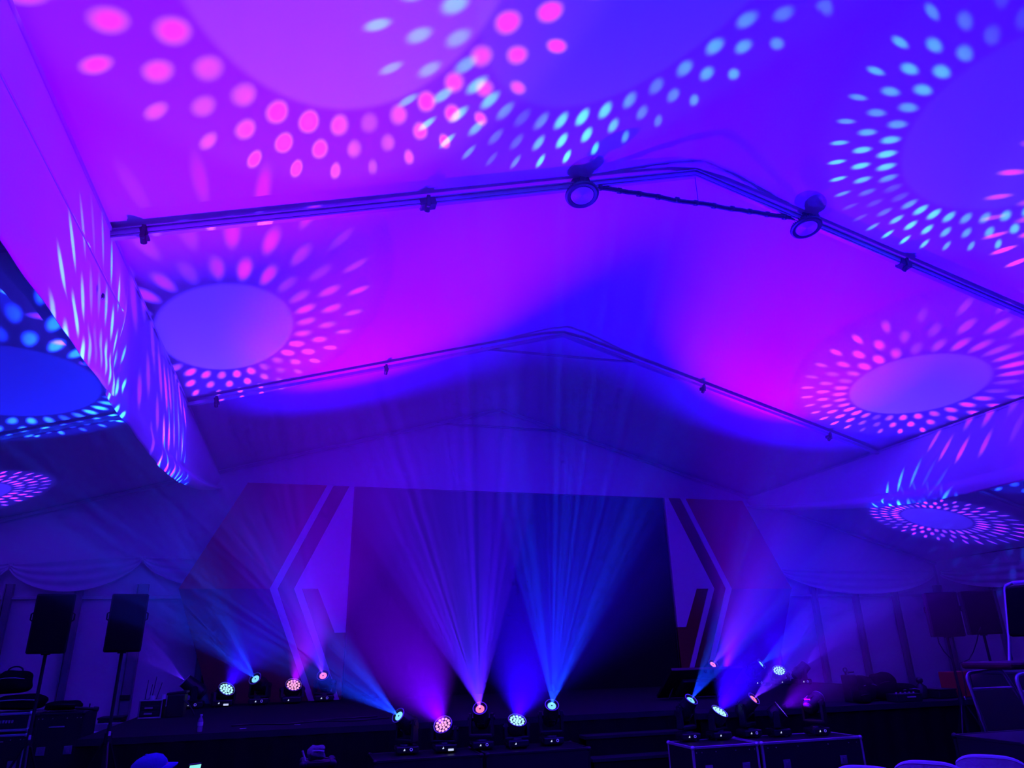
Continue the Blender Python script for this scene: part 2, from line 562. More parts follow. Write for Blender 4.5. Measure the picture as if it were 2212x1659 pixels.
def nmath(nt, op, a, b=None, c=None):
    n = nt.nodes.new('ShaderNodeMath')
    n.operation = op
    for i, v in enumerate((a, b, c)):
        if v is None: continue
        if isinstance(v, (int, float)): n.inputs[i].default_value = v
        else: nt.links.new(v, n.inputs[i])
    return n.outputs[0]

def gobo_nodes(ld, dotcol, disccol, disc, rin, rout, n=26, rows=3, fill=0.05, seed=0.7):
    """ring-of-dots gobo: the pattern depends on the direction the light leaves the lens"""
    ld.use_nodes = True
    nt = ld.node_tree
    nt.nodes.clear()
    out = nt.nodes.new('ShaderNodeOutputLight')
    em = nt.nodes.new('ShaderNodeEmission')
    tc = nt.nodes.new('ShaderNodeTexCoord')
    sx = nt.nodes.new('ShaderNodeSeparateXYZ')
    nt.links.new(tc.outputs['Normal'], sx.inputs[0])
    x, y, z = sx.outputs
    az = nmath(nt, 'MAXIMUM', nmath(nt, 'ABSOLUTE', z), 0.01)
    px = nmath(nt, 'DIVIDE', x, az)
    py = nmath(nt, 'DIVIDE', y, az)
    r = nmath(nt, 'SQRT', nmath(nt, 'ADD', nmath(nt, 'MULTIPLY', px, px), nmath(nt, 'MULTIPLY', py, py)))
    th = nmath(nt, 'ARCTAN2', py, px)
    ri, ro = math.tan(math.radians(rin)), math.tan(math.radians(rout))
    v = nmath(nt, 'MULTIPLY', nmath(nt, 'SUBTRACT', r, ri), rows/(ro-ri))
    row = nmath(nt, 'FLOOR', v)
    fv = nmath(nt, 'SUBTRACT', nmath(nt, 'FRACT', v), 0.5)
    u = nmath(nt, 'ADD', nmath(nt, 'MULTIPLY', th, n/(2*math.pi)), nmath(nt, 'ADD', nmath(nt, 'MULTIPLY', row, 0.5), 100.0))
    fu = nmath(nt, 'SUBTRACT', nmath(nt, 'FRACT', u), 0.5)
    wid = nmath(nt, 'SUBTRACT', 0.36, nmath(nt, 'MULTIPLY', nmath(nt, 'MAXIMUM', row, 0.0), 0.10))
    a = nmath(nt, 'DIVIDE', fu, wid)
    b = nmath(nt, 'DIVIDE', fv, 0.49)
    d = nmath(nt, 'SQRT', nmath(nt, 'ADD', nmath(nt, 'MULTIPLY', a, a), nmath(nt, 'MULTIPLY', b, b)))
    mr = nt.nodes.new('ShaderNodeMapRange')
    mr.interpolation_type = 'SMOOTHSTEP'
    mr.inputs['From Min'].default_value = 1.05
    mr.inputs['From Max'].default_value = 0.30
    nt.links.new(d, mr.inputs['Value'])
    inring = nmath(nt, 'MULTIPLY', nmath(nt, 'GREATER_THAN', v, 0.0), nmath(nt, 'LESS_THAN', v, float(rows)))
    # uneven brightness around the ring
    wob = nmath(nt, 'ADD', nmath(nt, 'MULTIPLY', nmath(nt, 'SINE', nmath(nt, 'MULTIPLY_ADD', th, 7.0, seed)), 0.38),
                nmath(nt, 'MULTIPLY', nmath(nt, 'SINE', nmath(nt, 'MULTIPLY_ADD', th, 4.0, 2.0*seed)), 0.30))
    wob = nmath(nt, 'MAXIMUM', nmath(nt, 'ADD', wob, 0.85), 0.22)
    dot = nmath(nt, 'MULTIPLY', nmath(nt, 'MULTIPLY', mr.outputs['Result'], inring), wob)
    # soft-edged open disc in the middle plus faint spill out to the rim
    md = nt.nodes.new('ShaderNodeMapRange')
    md.interpolation_type = 'SMOOTHSTEP'
    md.inputs['From Min'].default_value = ri*1.02
    md.inputs['From Max'].default_value = ri*0.94
    nt.links.new(r, md.inputs['Value'])
    ms = nt.nodes.new('ShaderNodeMapRange')
    ms.interpolation_type = 'SMOOTHSTEP'
    ms.inputs['From Min'].default_value = ro*1.10
    ms.inputs['From Max'].default_value = ro*0.92
    nt.links.new(r, ms.inputs['Value'])
    soft = nmath(nt, 'ADD', nmath(nt, 'MULTIPLY', md.outputs['Result'], disc), nmath(nt, 'MULTIPLY', ms.outputs['Result'], fill))
    c1 = nt.nodes.new('ShaderNodeMix'); c1.data_type = 'RGBA'; c1.blend_type = 'MIX'
    c1.inputs['A'].default_value = (*disccol, 1)
    c1.inputs['B'].default_value = (*dotcol, 1)
    nt.links.new(nmath(nt, 'MINIMUM', dot, 1.0), c1.inputs['Factor'])
    nt.links.new(c1.outputs['Result'], em.inputs['Color'])
    nt.links.new(nmath(nt, 'ADD', dot, soft), em.inputs['Strength'])
    nt.links.new(em.outputs[0], out.inputs['Surface'])

CACHE = {}
def head_meshes(kind, s):
    key = (kind, s)
    if key in CACHE: return CACHE[key]
    def fin(bm, nm, m, smooth=False):
        bmesh.ops.scale(bm, vec=(s, s, s), verts=bm.verts)
        me = bpy.data.meshes.new(nm)
        bm.normal_update(); bm.to_mesh(me); bm.free()
        if m: me.materials.append(M[m] if isinstance(m, str) else m)
        if smooth:
            for p in me.polygons: p.use_smooth = True
        return me
    d = {}
    bm = bmesh.new()
    box(bm, (0, 0, 0.06), (0.30, 0.26, 0.09), bev=0.02)
    cyl(bm, (0, 0, 0.10), (0, 0, 0.125), 0.09, 0.08, seg=20)
    for sx in (-1, 1):
        for sy in (-1, 1):
            cyl(bm, (sx*0.11, sy*0.09, 0.0), (sx*0.11, sy*0.09, 0.02), 0.018, seg=8)
        box(bm, (sx*0.155, 0, 0.06), (0.02, 0.12, 0.03), bev=0.006)
    d['base'] = fin(bm, 'base', 'black')
    bm = bmesh.new(); box(bm, (0, 0, 0), (0.075, 0.006, 0.026), bev=0.002); d['display'] = fin(bm, 'display', 'led_white')
    bm = bmesh.new(); tube(bm, [(0.016*math.cos(t*math.pi/8), 0, 0.016*math.sin(t*math.pi/8)) for t in range(16)], 0.0045, 6, True); d['badge'] = fin(bm, 'badge', 'badge')
    bm = bmesh.new()
    a = [bm.verts.new(p) for p in ((-0.014, 0, -0.012), (0.012, 0, -0.012), (0.006, 0, 0.014))]
    b = [bm.verts.new((v.co.x, 0.004, v.co.z)) for v in a]
    bm.faces.new(a); bm.faces.new(b[::-1])
    for i in range(3): bm.faces.new((a[i], b[i], b[(i+1) % 3], a[(i+1) % 3]))
    d['emblem'] = fin(bm, 'emblem', 'led_white')
    H = 0.34 if kind == 'beam' else 0.31         # pivot height
    W = 0.135 if kind == 'beam' else 0.145        # half width of the yoke
    bm = bmesh.new()
    box(bm, (0, 0, 0.145), (2*W+0.05, 0.12, 0.045), bev=0.015)
    for sx in (-1, 1):
        z0 = 0.14; z1 = H+0.05
        prof = [(-0.055, z0), (0.055, z0), (0.045, H-0.02), (0.038, z1-0.01), (0.02, z1), (-0.02, z1), (-0.038, z1-0.01), (-0.045, H-0.02)]
        va = [bm.verts.new((sx*(W), y, z)) for y, z in prof]
        vb = [bm.verts.new((sx*(W+0.04), y*0.9, z)) for y, z in prof]
        bm.faces.new(va); bm.faces.new(vb[::-1])
        for i in range(len(prof)):
            j = (i+1) % len(prof)
            bm.faces.new((va[i], vb[i], vb[j], va[j]))
        cyl(bm, (sx*(W+0.035), 0, H), (sx*(W+0.055), 0, H), 0.03, seg=14)
    bmesh.ops.recalc_face_normals(bm, faces=bm.faces[:])
    d['yoke'] = fin(bm, 'yoke', 'black')
    bm = bmesh.new()
    if kind == 'beam':
        lathe(bm, [(0.0, -0.17), (0.06, -0.17), (0.085, -0.155), (0.105, -0.11), (0.112, -0.02), (0.112, 0.06), (0.104, 0.10), (0.100, 0.185), (0.097, 0.20), (0.088, 0.20), (0.084, 0.175), (0.0, 0.170)], 28)
        for k in range(5):
            box(bm, (0, -0.108, -0.10+k*0.028), (0.10, 0.02, 0.010))
            box(bm, (0, 0.108, -0.10+k*0.028), (0.10, 0.02, 0.010))
        box(bm, (0, 0, 0.0), (0.265, 0.075, 0.075), bev=0.01)
        lens_z, lens_r = 0.175, 0.060
    else:
        lathe(bm, [(0.0, -0.105), (0.07, -0.105), (0.105, -0.09), (0.125, -0.04), (0.130, 0.02), (0.128, 0.075), (0.135, 0.085), (0.135, 0.105), (0.125, 0.108), (0.120, 0.092), (0.0, 0.088)], 32)
        for k in range(6):
            a_ = k*math.pi/3
            box(bm, (0.115*math.cos(a_), 0.115*math.sin(a_), -0.03), (0.03, 0.03, 0.09), rot=(0, 0, a_), bev=0.004)
        box(bm, (0, 0, 0.0), (0.285, 0.075, 0.075), bev=0.01)
        lens_z, lens_r = 0.09, 0.12
    d['head'] = fin(bm, 'head', 'black', False)
    # lens bits
    if kind == 'beam':
        for c in ('pink', 'cyan'):
            bm = bmesh.new()
            lathe(bm, [(0.012, 0.004), (0.03, 0.010), (0.050, 0.008), (lens_r, 0.0), (lens_r, -0.006), (0.012, -0.006), (0.012, 0.004)], 24)
            d['lens_'+c] = fin(bm, 'lens', 'lens_'+c, True)
        bm = bmesh.new()
        lathe(bm, [(0.0, 0.006), (0.011, 0.005), (0.012, -0.004)], 12)
        d['lens_core'] = fin(bm, 'lens_core', 'lensglass', True)
        bm = bmesh.new()
        lathe(bm, [(0.088, 0.0), (0.093, 0.006), (0.100, 0.006), (0.104, 0.0), (0.100, -0.008), (0.088, -0.008), (0.088, 0.0)], 28)
        d['lens_rim'] = fin(bm, 'lens_rim', 'alu', True)
        bm = bmesh.new()
        lathe(bm, [(0.062, -0.002), (0.086, 0.004), (0.086, -0.004), (0.062, -0.006)], 28)
        d['reflector'] = fin(bm, 'reflector', 'lensglass', True)
    else:
        for c in ('pink', 'cyan'):
            bm = bmesh.new()
            lathe(bm, [(0.0, 0.012), (0.010, 0.010), (0.0175, 0.004), (0.0195, -0.004), (0.0, -0.004)], 12)
            d['led_'+c] = fin(bm, 'led_lens', 'led_'+c, True)
        bm = bmesh.new()
        lathe(bm, [(0.121, 0.0), (0.124, 0.008), (0.131, 0.008), (0.135, 0.0), (0.131, -0.01), (0.121, -0.01), (0.121, 0.0)], 32)
        d['lens_rim'] = fin(bm, 'lens_rim', 'alu', True)
    d['H'] = H*s; d['lens_z'] = lens_z*s; d['s'] = s
    CACHE[key] = d
    return d

LEDS = [(0, 0)] + [(0.0445*math.cos(k*math.pi/3), 0.0445*math.sin(k*math.pi/3)) for k in range(6)] + \
       [(0.089*math.cos(k*math.pi/6+0.26), 0.089*math.sin(k*math.pi/6+0.26)) for k in range(12)]

def moving_head(kind, lens, axis, colour, support, s, label, group, power=0.0, face=0.0, gobo=None, wash=None, display=False):
    """lens: world position of the lens centre; axis: direction of the beam; support: height it stands on"""
    d = head_meshes(kind, s)
    ax = Vector(axis).normalized()
    front = d['lens_z']
    piv = Vector(lens) - ax*front
    zb = piv.z - d['H']
    z_extra = zb - support
    el = math.asin(max(-1, min(1, ax.z)))
    pan = math.atan2(-ax.x, ax.y)
    root = tag(empty('moving_head_light', (piv.x, piv.y, support)), label, 'stage light', group)
    b = inst('base', d['base'], root, (0, 0, 0), (0, 0, face))
    fr = -0.13*s
    inst('emblem', d['emblem'], b, (-0.045*s, fr-0.004, 0.062*s))
    if kind == 'beam':
        inst('badge', d['badge'], b, (0.045*s, fr-0.004, 0.062*s))
    if display:
        inst('display', d['display'], b, (0.06*s, fr-0.002, 0.035*s))
    yk = inst('yoke', d['yoke'], root, (0, 0, 0), (0, 0, pan))
    if abs(z_extra) > 1e-4:
        # telescopic: stretch the yoke so that the pivot sits where the head is
        k = (piv.z - support)/d['H']
        yk.scale = (1, 1, k)
    hd = inst('head', d['head'], root, (0, 0, piv.z-support), (0, 0, 0))
    hd.rotation_euler = (Matrix.Rotation(pan, 3, 'Z') @ Matrix.Rotation(-(math.pi/2-el), 3, 'X')).to_euler()
    if kind == 'beam':
        inst('lens', d['lens_'+colour], hd, (0, 0, front+0.006*s))
        inst('lens_core', d['lens_core'], hd, (0, 0, front+0.006*s))
        inst('reflector', d['reflector'], hd, (0, 0, front+0.004*s))
        inst('lens_rim', d['lens_rim'], hd, (0, 0, front+0.022*s))
    else:
        for (lx, ly) in LEDS:
            inst('led_lens', d['led_'+colour], hd, (lx*s, ly*s, front+0.004*s))
        inst('lens_rim', d['lens_rim'], hd, (0, 0, front+0.012*s))
    if power > 0:
        ld = bpy.data.lights.new('beam_lamp', 'SPOT')
        ld.energy = power
        ld.shadow_soft_size = 0.006 if gobo else 0.05
        if gobo:
            ld.spot_size = 2*math.radians(gobo['rout']*1.12)
            ld.spot_blend = 0.05
            gobo_nodes(ld, **gobo)
        else:
            ld.color = wash['col']
            ld.spot_size = math.radians(wash['size'])
            ld.spot_blend = wash.get('blend', 1.0)
        lo = bpy.data.objects.new('beam_lamp', ld)
        lo.location = (0, 0, front + 0.03*s)
        lo.rotation_euler = (math.pi, 0, 0)
        link(lo, hd)
    return root

_gs = [0.0]
def G(col, disccol, disc=0.08, rin=7.4, rout=15.6, n=32, rows=3, fill=0.03):
    _gs[0] += 1.3
    return dict(seed=_gs[0], dotcol=col, disccol=disccol, disc=disc, rin=rin, rout=rout, n=n, rows=rows, fill=fill)
VIO = (0.05, 0.016, 1.0)
BLU = (0.006, 0.014, 1.0)
WM = (0.135, 0.0, 1.0)
WP = (0.37, 0.0, 1.0)
WB = (0.018, 0.0, 1.0)
gl, gr_, gsl, gsr = 'front lights left of the steps', 'front lights right of the steps', 'stage lights on the left', 'stage lights on the right'
KB = 7.2
KW = 5.8
# front row on cases, left of the steps
moving_head('beam', (1.077, 8.40, 0.977), (-.70, -.475, .525), 'cyan', 0.602, 0.80, 'cyan lit spot head tilted far left, leftmost of the front row beside the steps', gl, 3600*KB, gobo=G((0.004, 0.05, 1.0), BLU))
moving_head('wash', (1.558, 8.40, 0.869), (-.42, -.66, .62), 'pink', 0.602, 0.80, 'pink wash head with round cluster of lenses in the front row', gl, 860*KW, wash=dict(col=WM, size=58), display=True)
moving_head('beam', (1.974, 8.40, 1.009), (-.272, -.716, .643), 'pink', 0.602, 0.80, 'pink lit spot head pointing up, middle of the front row left of the steps', gl, 5600*KB, gobo=G((0.075, 0.002, 1.0), VIO, rin=9.0, rout=15.9, disc=0.14, n=28))
moving_head('wash', (2.399, 8.40, 0.873), (.03, -.56, .82), 'cyan', 0.602, 0.80, 'pale cyan wash head with round cluster of lenses in the front row', gl, 900*KW, wash=dict(col=WB, size=84))
moving_head('beam', (2.816, 8.40, 1.008), (-.107, -.70, .706), 'cyan', 0.602, 0.80, 'cyan lit spot head pointing up, nearest the steps in the front row', gl, 4200*KB, gobo=G((0.004, 0.046, 1.0), BLU, rin=10.0, rout=16.8, n=36))
# front row on cases, right of the steps
moving_head('beam', (4.397, 8.05, 1.024), (.279, -.607, .744), 'cyan', 0.602, 0.78, 'cyan lit spot head at the left end of the right front row', gr_, 2800*KB, gobo=G(CYAN, BLU, rin=8.4, rout=14.6, n=40))
moving_head('wash', (4.753, 8.05, 0.888), (.28, -.50, .78), 'cyan', 0.602, 0.78, 'cyan wash head tilted right above the left road case of the right front row', gr_, 1150*KW, wash=dict(col=WB, size=78))
moving_head('beam', (5.210, 8.03, 1.005), (.40, -.66, .64), 'pink', 0.602, 0.78, 'pink lit spot head in the middle of the right front row', gr_, 2600*KB, gobo=G(PINK, VIO))
moving_head('wash', (5.540, 8.00, 0.878), (.62, -.42, .52), 'pink', 0.602, 0.78, 'pink wash head seen at an angle in the right front row', gr_, 300*KW, wash=dict(col=WM, size=62))
moving_head('beam', (6.066, 7.98, 0.990), (.86, .35, .37), 'cyan', 0.602, 0.78, 'blue lit spot head turned far right at the end of the right front row', gr_, 150*KB, gobo=G(CYAN, BLU))
# heads standing on the stage, left
moving_head('beam', (-1.726, 13.20, 1.272), (-.78, -.08, .60), 'pink', ZDECK, 1.05, 'spot head turned away, its pink lens edge on, left end of the stage', gsl, 1200*KB, gobo=G(PINK, VIO, rin=8.0, rout=15.0))
moving_head('wash', (-1.123, 13.40, 1.128), (.40, -.60, .69), 'cyan', ZDECK, 1.05, 'cyan wash head standing on the left of the stage', gsl, 540*KW, wash=dict(col=WB, size=64), display=True)
moving_head('beam', (-0.684, 13.40, 1.269), (-.444, -.711, .545), 'cyan', ZDECK, 1.05, 'cyan lit spot head between the two wash heads on the left of the stage', gsl, 2600*KB, gobo=G(CYAN, BLU))
moving_head('wash', (-0.070, 13.50, 1.153), (.15, -.69, .70), 'pink', ZDECK, 1.05, 'pink wash head standing on the left of the stage', gsl, 620*KW, wash=dict(col=WP, size=42))
moving_head('beam', (0.411, 13.60, 1.282), (-.232, -.761, .605), 'pink', ZDECK, 1.05, 'pink lit spot head beside the white stripes of the left stage flat', gsl, 2800*KB, gobo=G(PINK, VIO, rin=6.7, rout=14.2, disc=0.3, n=26))
# heads standing on the stage, right
moving_head('beam', (7.653, 13.00, 1.276), (.206, -.737, .644), 'pink', ZDECK, 1.0, 'pink lit spot head peeping over the tilted monitor', gsr, 2800*KB, gobo=G(PINK, VIO, rin=7.0, rout=14.2, disc=0.25, n=30))
moving_head('wash', (8.020, 13.20, 1.128), (-.13, -.67, .73), 'pink', ZDECK, 1.0, 'pink wash head hidden behind the tilted monitor', gsr, 620*KW, wash=dict(col=WP, size=38))
moving_head('beam', (8.703, 13.00, 1.257), (.50, -.675, .53), 'cyan', ZDECK, 1.0, 'cyan lit spot head right of the monitor on the stage', gsr, 2400*KB, gobo=G(CYAN, BLU))
moving_head('wash', (9.100, 13.00, 1.128), (-.30, -.62, .71), 'cyan', ZDECK, 1.0, 'cyan wash head on the right of the stage', gsr, 540*KW, wash=dict(col=WB, size=64))
moving_head('beam', (9.648, 12.90, 1.208), (.76, -.119, .639), 'pink', ZDECK, 1.0, 'dark spot head turned away to the right on the stage', gsr, 1200*KB, gobo=G(PINK, VIO, rin=7.5, rout=15.8, n=36))
# ================================================================== pendant lamps on the near truss
M['frosted'] = mat('frosted_lens', (0.75, 0.70, 0.78), 0.35, spec=0.6)
M['silver'] = mat('chrome_tube', (0.75, 0.75, 0.78), 0.35, 0.45)
M['burgundy'] = mat('burgundy_vinyl', (0.10, 0.010, 0.02), 0.6, noise=(20, 0.15))
M['whitecloth'] = mat('white_chair_cover', (0.78, 0.77, 0.80), 0.8, noise=(8, 0.05), bump=(60, 0.2), spec=0.2)
M['bluecloth'] = mat('blue_cap_cloth', (0.05, 0.07, 0.40), 0.85, noise=(30, 0.15), bump=(80, 0.2), spec=0.2)
M['skin'] = mat('skin', (0.42, 0.24, 0.16), 0.55, noise=(10, 0.05))
M['shirt'] = mat('dark_shirt', (0.02, 0.02, 0.03), 0.9, noise=(20, 0.2), bump=(60, 0.2))
M['grey'] = mat('grey_cloth', (0.16, 0.16, 0.18), 0.9, noise=(20, 0.3), bump=(50, 0.4))
M['redbox'] = mat('red_carton', (0.40, 0.035, 0.02), 0.7, noise=(10, 0.1))
M['plastic'] = mat('clear_bottle', (0.75, 0.8, 0.95), 0.15, spec=0.6, trans=0.6)
M['label'] = mat('pale_label', (0.70, 0.70, 0.75), 0.6)
M['marking'] = mat('pale_marking', (0.45, 0.45, 0.5), 0.6)
M['redmark'] = mat('red_marking', (0.35, 0.03, 0.04), 0.6)
M['screenlit'] = emis('phone_screen', (0.25, 0.85, 0.80), 1.0)
M['cable'] = mat('black_cable', (0.015, 0.015, 0.017), 0.5)
M['rubber'] = mat('black_rubber', (0.01, 0.01, 0.01), 0.8)

def pendant(x, z, tilt, label):
    p = tag(empty('pendant_lamp', (x, TY[2]-0.10, z)), label, 'lamp', 'round pendant lamps')
    bm = bmesh.new()
    lathe(bm, [(0.0, 0.10), (0.05, 0.10), (0.06, 0.06), (0.10, 0.045), (0.150, 0.030), (0.165, 0.010), (0.160, -0.012), (0.145, -0.020), (0.118, -0.016), (0.112, -0.004), (0.0, -0.004)], 40)
    for k in range(40):
        a = k*2*math.pi/40
        box(bm, (0.118*math.cos(a), 0.118*math.sin(a), 0.045), (0.07, 0.005, 0.022), rot=(0, 0, a))
    bmesh.ops.scale(bm, vec=(1.1, 1.1, 0.75), verts=bm.verts)
    h = mesh_obj('housing', bm, 'black', p, rot=(tilt, 0, 0))
    bm = bmesh.new()
    prof = [(0.0, -0.013)]
    for i in range(1, 12):
        r = i*0.0108
        prof += [(r-0.003, -0.011), (r, -0.015)]
    prof += [(0.122, -0.003)]
    lathe(bm, prof, 36)
    mesh_obj('lens', bm, 'frosted', h)
    bm = bmesh.new()
    cyl(bm, (0, 0.0, 0.09), (0, 0.0, 0.155), 0.010, seg=8)
    tube(bm, [(-0.05, 0, 0.08), (-0.055, 0, 0.13), (0.0, 0, 0.155), (0.055, 0, 0.13), (0.05, 0, 0.08)], 0.007, 6)
    mesh_obj('hanger', bm, 'black', p)
    bm = bmesh.new()
    tube(bm, [(0.02, 0.03, 0.09), (0.10, 0.05, 0.05), (0.17, 0.06, 0.10), (0.14, 0.06, 0.17)], 0.005, 6)
    mesh_obj('cable', bm, 'cable', p)
pendant(2.50, 6.09, -0.24, 'round pendant lamp with dark rim at the left end of the collar tie')
pendant(5.28, 6.12, -0.20, 'round pendant lamp with dark rim at the right end of the collar tie')

# ================================================================== road cases
def road_case(lo, hi, label, group, marks=None, trim='alu', latches=True):
    lo = Vector(lo); hi = Vector(hi)
    c = (lo+hi)/2; s = hi-lo
    r = tag(empty('road_case', (c.x, c.y, lo.z)), label, 'road case', group)
    h = s.z
    bm = bmesh.new(); box(bm, (0, 0, h/2), (s.x-0.012, s.y-0.012, h-0.012)); mesh_obj('body', bm, 'black', r)
    t = 0.026
    for sy in (-1, 1):
        for z in (t/2, h-t/2):
            bm = bmesh.new(); box(bm, (0, sy*(s.y/2-t/2), z), (s.x, t, t), bev=0.004); mesh_obj('edge_trim', bm, trim, r)
        for sx in (-1, 1):
            bm = bmesh.new(); box(bm, (sx*(s.x/2-t/2), sy*(s.y/2-t/2), h/2), (t, t, h-2*t), bev=0.004); mesh_obj('edge_trim', bm, trim, r)
    for sx in (-1, 1):
        for z in (t/2, h-t/2):
            bm = bmesh.new(); box(bm, (sx*(s.x/2-t/2), 0, z), (t, s.y-2*t, t), bev=0.004); mesh_obj('edge_trim', bm, trim, r)
        for sy in (-1, 1):
            for z in (0.014, h-0.014):
                bm = bmesh.new()
                bmesh.ops.create_icosphere(bm, subdivisions=2, radius=0.026)
                bmesh.ops.translate(bm, vec=(sx*(s.x/2-0.012), sy*(s.y/2-0.012), z), verts=bm.verts)
                mesh_obj('corner', bm, 'silver' if trim == 'alu' else trim, r, smooth=True)
    if latches:
        for k in (-0.28, 0.28):
            bm = bmesh.new()
            box(bm, (k*s.x, -s.y/2-0.002, h*0.62), (0.09, 0.010, 0.09), bev=0.003)
            box(bm, (k*s.x, -s.y/2-0.010, h*0.62), (0.03, 0.012, 0.05), bev=0.003)
            mesh_obj('latch', bm, 'aludark', r)
        for k in (-0.44, -0.36, -0.15, 0.15, 0.36, 0.44):
            bm = bmesh.new(); cyl(bm, (k*s.x, -s.y/2-0.002, h-0.06), (k*s.x, -s.y/2+0.008, h-0.06), 0.006, seg=8); mesh_obj('rivet', bm, 'silver', r)
    if marks:
        for (mx, mz, mw, mh, mm) in marks:
            bm = bmesh.new(); box(bm, (mx, -s.y/2+0.002, mz), (mw, 0.012, mh)); mesh_obj('marking', bm, mm, r)
    return r
gc = 'road cases under the front lights'
road_case((0.80, 8.10, 0), (1.93, 8.72, 0.60), 'black road case under the left half of the front row beside the steps', gc, trim='black', latches=False)
road_case((1.97, 8.10, 0), (3.14, 8.72, 0.60), 'black road case under the front row next to the steps', gc, trim='black', latches=False)
road_case((4.12, 7.62, 0), (4.93, 8.19, 0.60), 'metal edged road case right of the steps', gc)
road_case((4.97, 7.62, 0), (6.30, 8.19, 0.60), 'metal edged road case under the right end of the front row', gc)
gs = 'equipment left of the stage'
road_case((-3.42, 10.2, 0.0), (-2.95, 10.8, 0.845), 'large black road case at the bottom of the pile left of the stage', gs,
          marks=[(-0.05, 0.77, 0.10, 0.012, 'marking')])
road_case((-3.40, 10.2, 0.872), (-2.95, 10.8, 1.07), 'shallow metal edged rack case on top of the large road case', gs,
          marks=[(-0.13, 0.105, 0.025, 0.03, 'marking'), (-0.08, 0.105, 0.018, 0.03, 'marking'), (-0.05, 0.105, 0.018, 0.03, 'marking'), (-0.02, 0.105, 0.018, 0.03, 'marking'), (0.01, 0.105, 0.018, 0.03, 'marking'), (0.04, 0.105, 0.018, 0.03, 'marking')], latches=False)
road_case((-2.90, 10.2, 0.0), (-2.40, 10.8, 1.05), 'tall black trunk beside the metal edged rack case', gs, trim='black', marks=[(-0.02, 0.9, 0.16, 0.012, 'marking')])

def soft_bag(name, loc, size, label, cat, group, seed, lumps=0.12, handle=True, m='blackmatte', rz=0.0):
    """soft bag: rounded superellipsoid with sagging lumps, strap and handle"""
    rnd = random.Random(seed)
    r = tag(empty(name, loc, rz), label, cat, group)
    ph = [rnd.uniform(0, 6.28) for _ in range(6)]
    bm = bmesh.new()
    bmesh.ops.create_uvsphere(bm, u_segments=28, v_segments=18, radius=1.0)
    e = 0.55
    for v in bm.verts:
        x, y, z = v.co
        f = lambda t: math.copysign(abs(t)**e, t)
        x, y, z = f(x), f(y), f(z)
        k = 1 + lumps*0.5*math.sin(3*x+ph[0])*math.sin(2.5*y+ph[1]) + lumps*0.4*math.sin(5*z+ph[2]+2*x)
        top = 1 - 0.18*max(0, z)**2
        v.co = (x*size[0]/2*k*top, y*size[1]/2*k*top, size[2]/2*(1 + max(-1, z*(1+lumps*0.35*math.sin(3.5*x+ph[3])))))
    mesh_obj('body', bm, m, r, smooth=True)
    bm = bmesh.new()
    tube(bm, [(-size[0]*0.42, -size[1]*0.44, size[2]*0.62), (-size[0]*0.15, -size[1]*0.49, size[2]*0.68), (size[0]*0.15, -size[1]*0.49, size[2]*0.68), (size[0]*0.42, -size[1]*0.44, size[2]*0.62)], 0.006, 6)
    mesh_obj('zip', bm, 'marking' if seed % 2 else 'black', r)
    if handle:
        bm = bmesh.new()
        tube(bm, [(size[0]*0.22*math.cos(t*math.pi/8), -0.01, size[2]*0.97 + 0.05*math.sin(t*math.pi/8)) for t in range(9)], 0.009, 6)
        mesh_obj('handle', bm, 'black', r)
    return r
soft_bag('backpack', (-3.30, 10.5, 1.265), (0.36, 0.30, 0.26), 'dark rounded backpack on top of the equipment pile on the left', 'bag', gs, 3)
soft_bag('equipment_bag', (-3.17, 10.5, 1.086), (0.50, 0.45, 0.17), 'flat dark equipment bag squeezed under the backpack', 'bag', gs, 5, handle=False)
soft_bag('equipment_bag', (-2.70, 10.5, 1.066), (0.36, 0.42, 0.10), 'low dark bag lying on the tall black trunk', 'bag', gs, 8, handle=False)
# bits on top of the trunk: a black folded stand head
fs = tag(empty('folded_stand', (-2.42, 10.24, 1.05)), 'small folded black stand sticking out over the trunk edge', 'stand')
bm = bmesh.new(); cyl(bm, (-0.10, 0, 0.045), (0.10, 0.0, 0.025), 0.016, seg=10); cyl(bm, (0.10, 0, 0.025), (0.15, 0, 0.02), 0.026, seg=10); mesh_obj('shaft', bm, 'black', fs)
bm = bmesh.new(); cyl(bm, (0.05, 0, 0.03), (0.05, 0, 0.085), 0.008, seg=8); mesh_obj('knob', bm, 'black', fs)
# slatted white unit
lv = tag(empty('slatted_vent', (-2.36, 11.3, 0)), 'white slatted vent panel low between the trunk and the stage', 'vent')
bm = bmesh.new(); box(bm, (0, 0.05, 0.42), (0.44, 0.10, 0.84), bev=0.01); mesh_obj('casing', bm, 'aludark', lv)
for k in range(7):
    bm = bmesh.new(); box(bm, (0, -0.012, 0.28+k*0.075), (0.40, 0.035, 0.034), rot=(0.5, 0, 0), bev=0.004); mesh_obj('slat', bm, 'label', lv)
bx_ = tag(empty('equipment_box', (-2.52, 12.3, 0)), 'flat topped black equipment box left of the stage edge', 'box')
bm = bmesh.new(); box(bm, (0, 0, 0.415), (0.30, 0.36, 0.83), bev=0.012); mesh_obj('body', bm, 'black', bx_)
bm = bmesh.new(); box(bm, (0, 0, 0.845), (0.32, 0.38, 0.03), bev=0.006); mesh_obj('lid', bm, 'black', bx_)
bm = bmesh.new(); box(bm, (0.02, -0.182, 0.79), (0.16, 0.006, 0.008)); mesh_obj('marking', bm, 'marking', bx_)
bm = bmesh.new(); box(bm, (-2.84, -0.09, 1.02), (0.16, 0.06, 0.075), bev=0.01); mesh_obj('socket_box', bm, 'black', wb_)

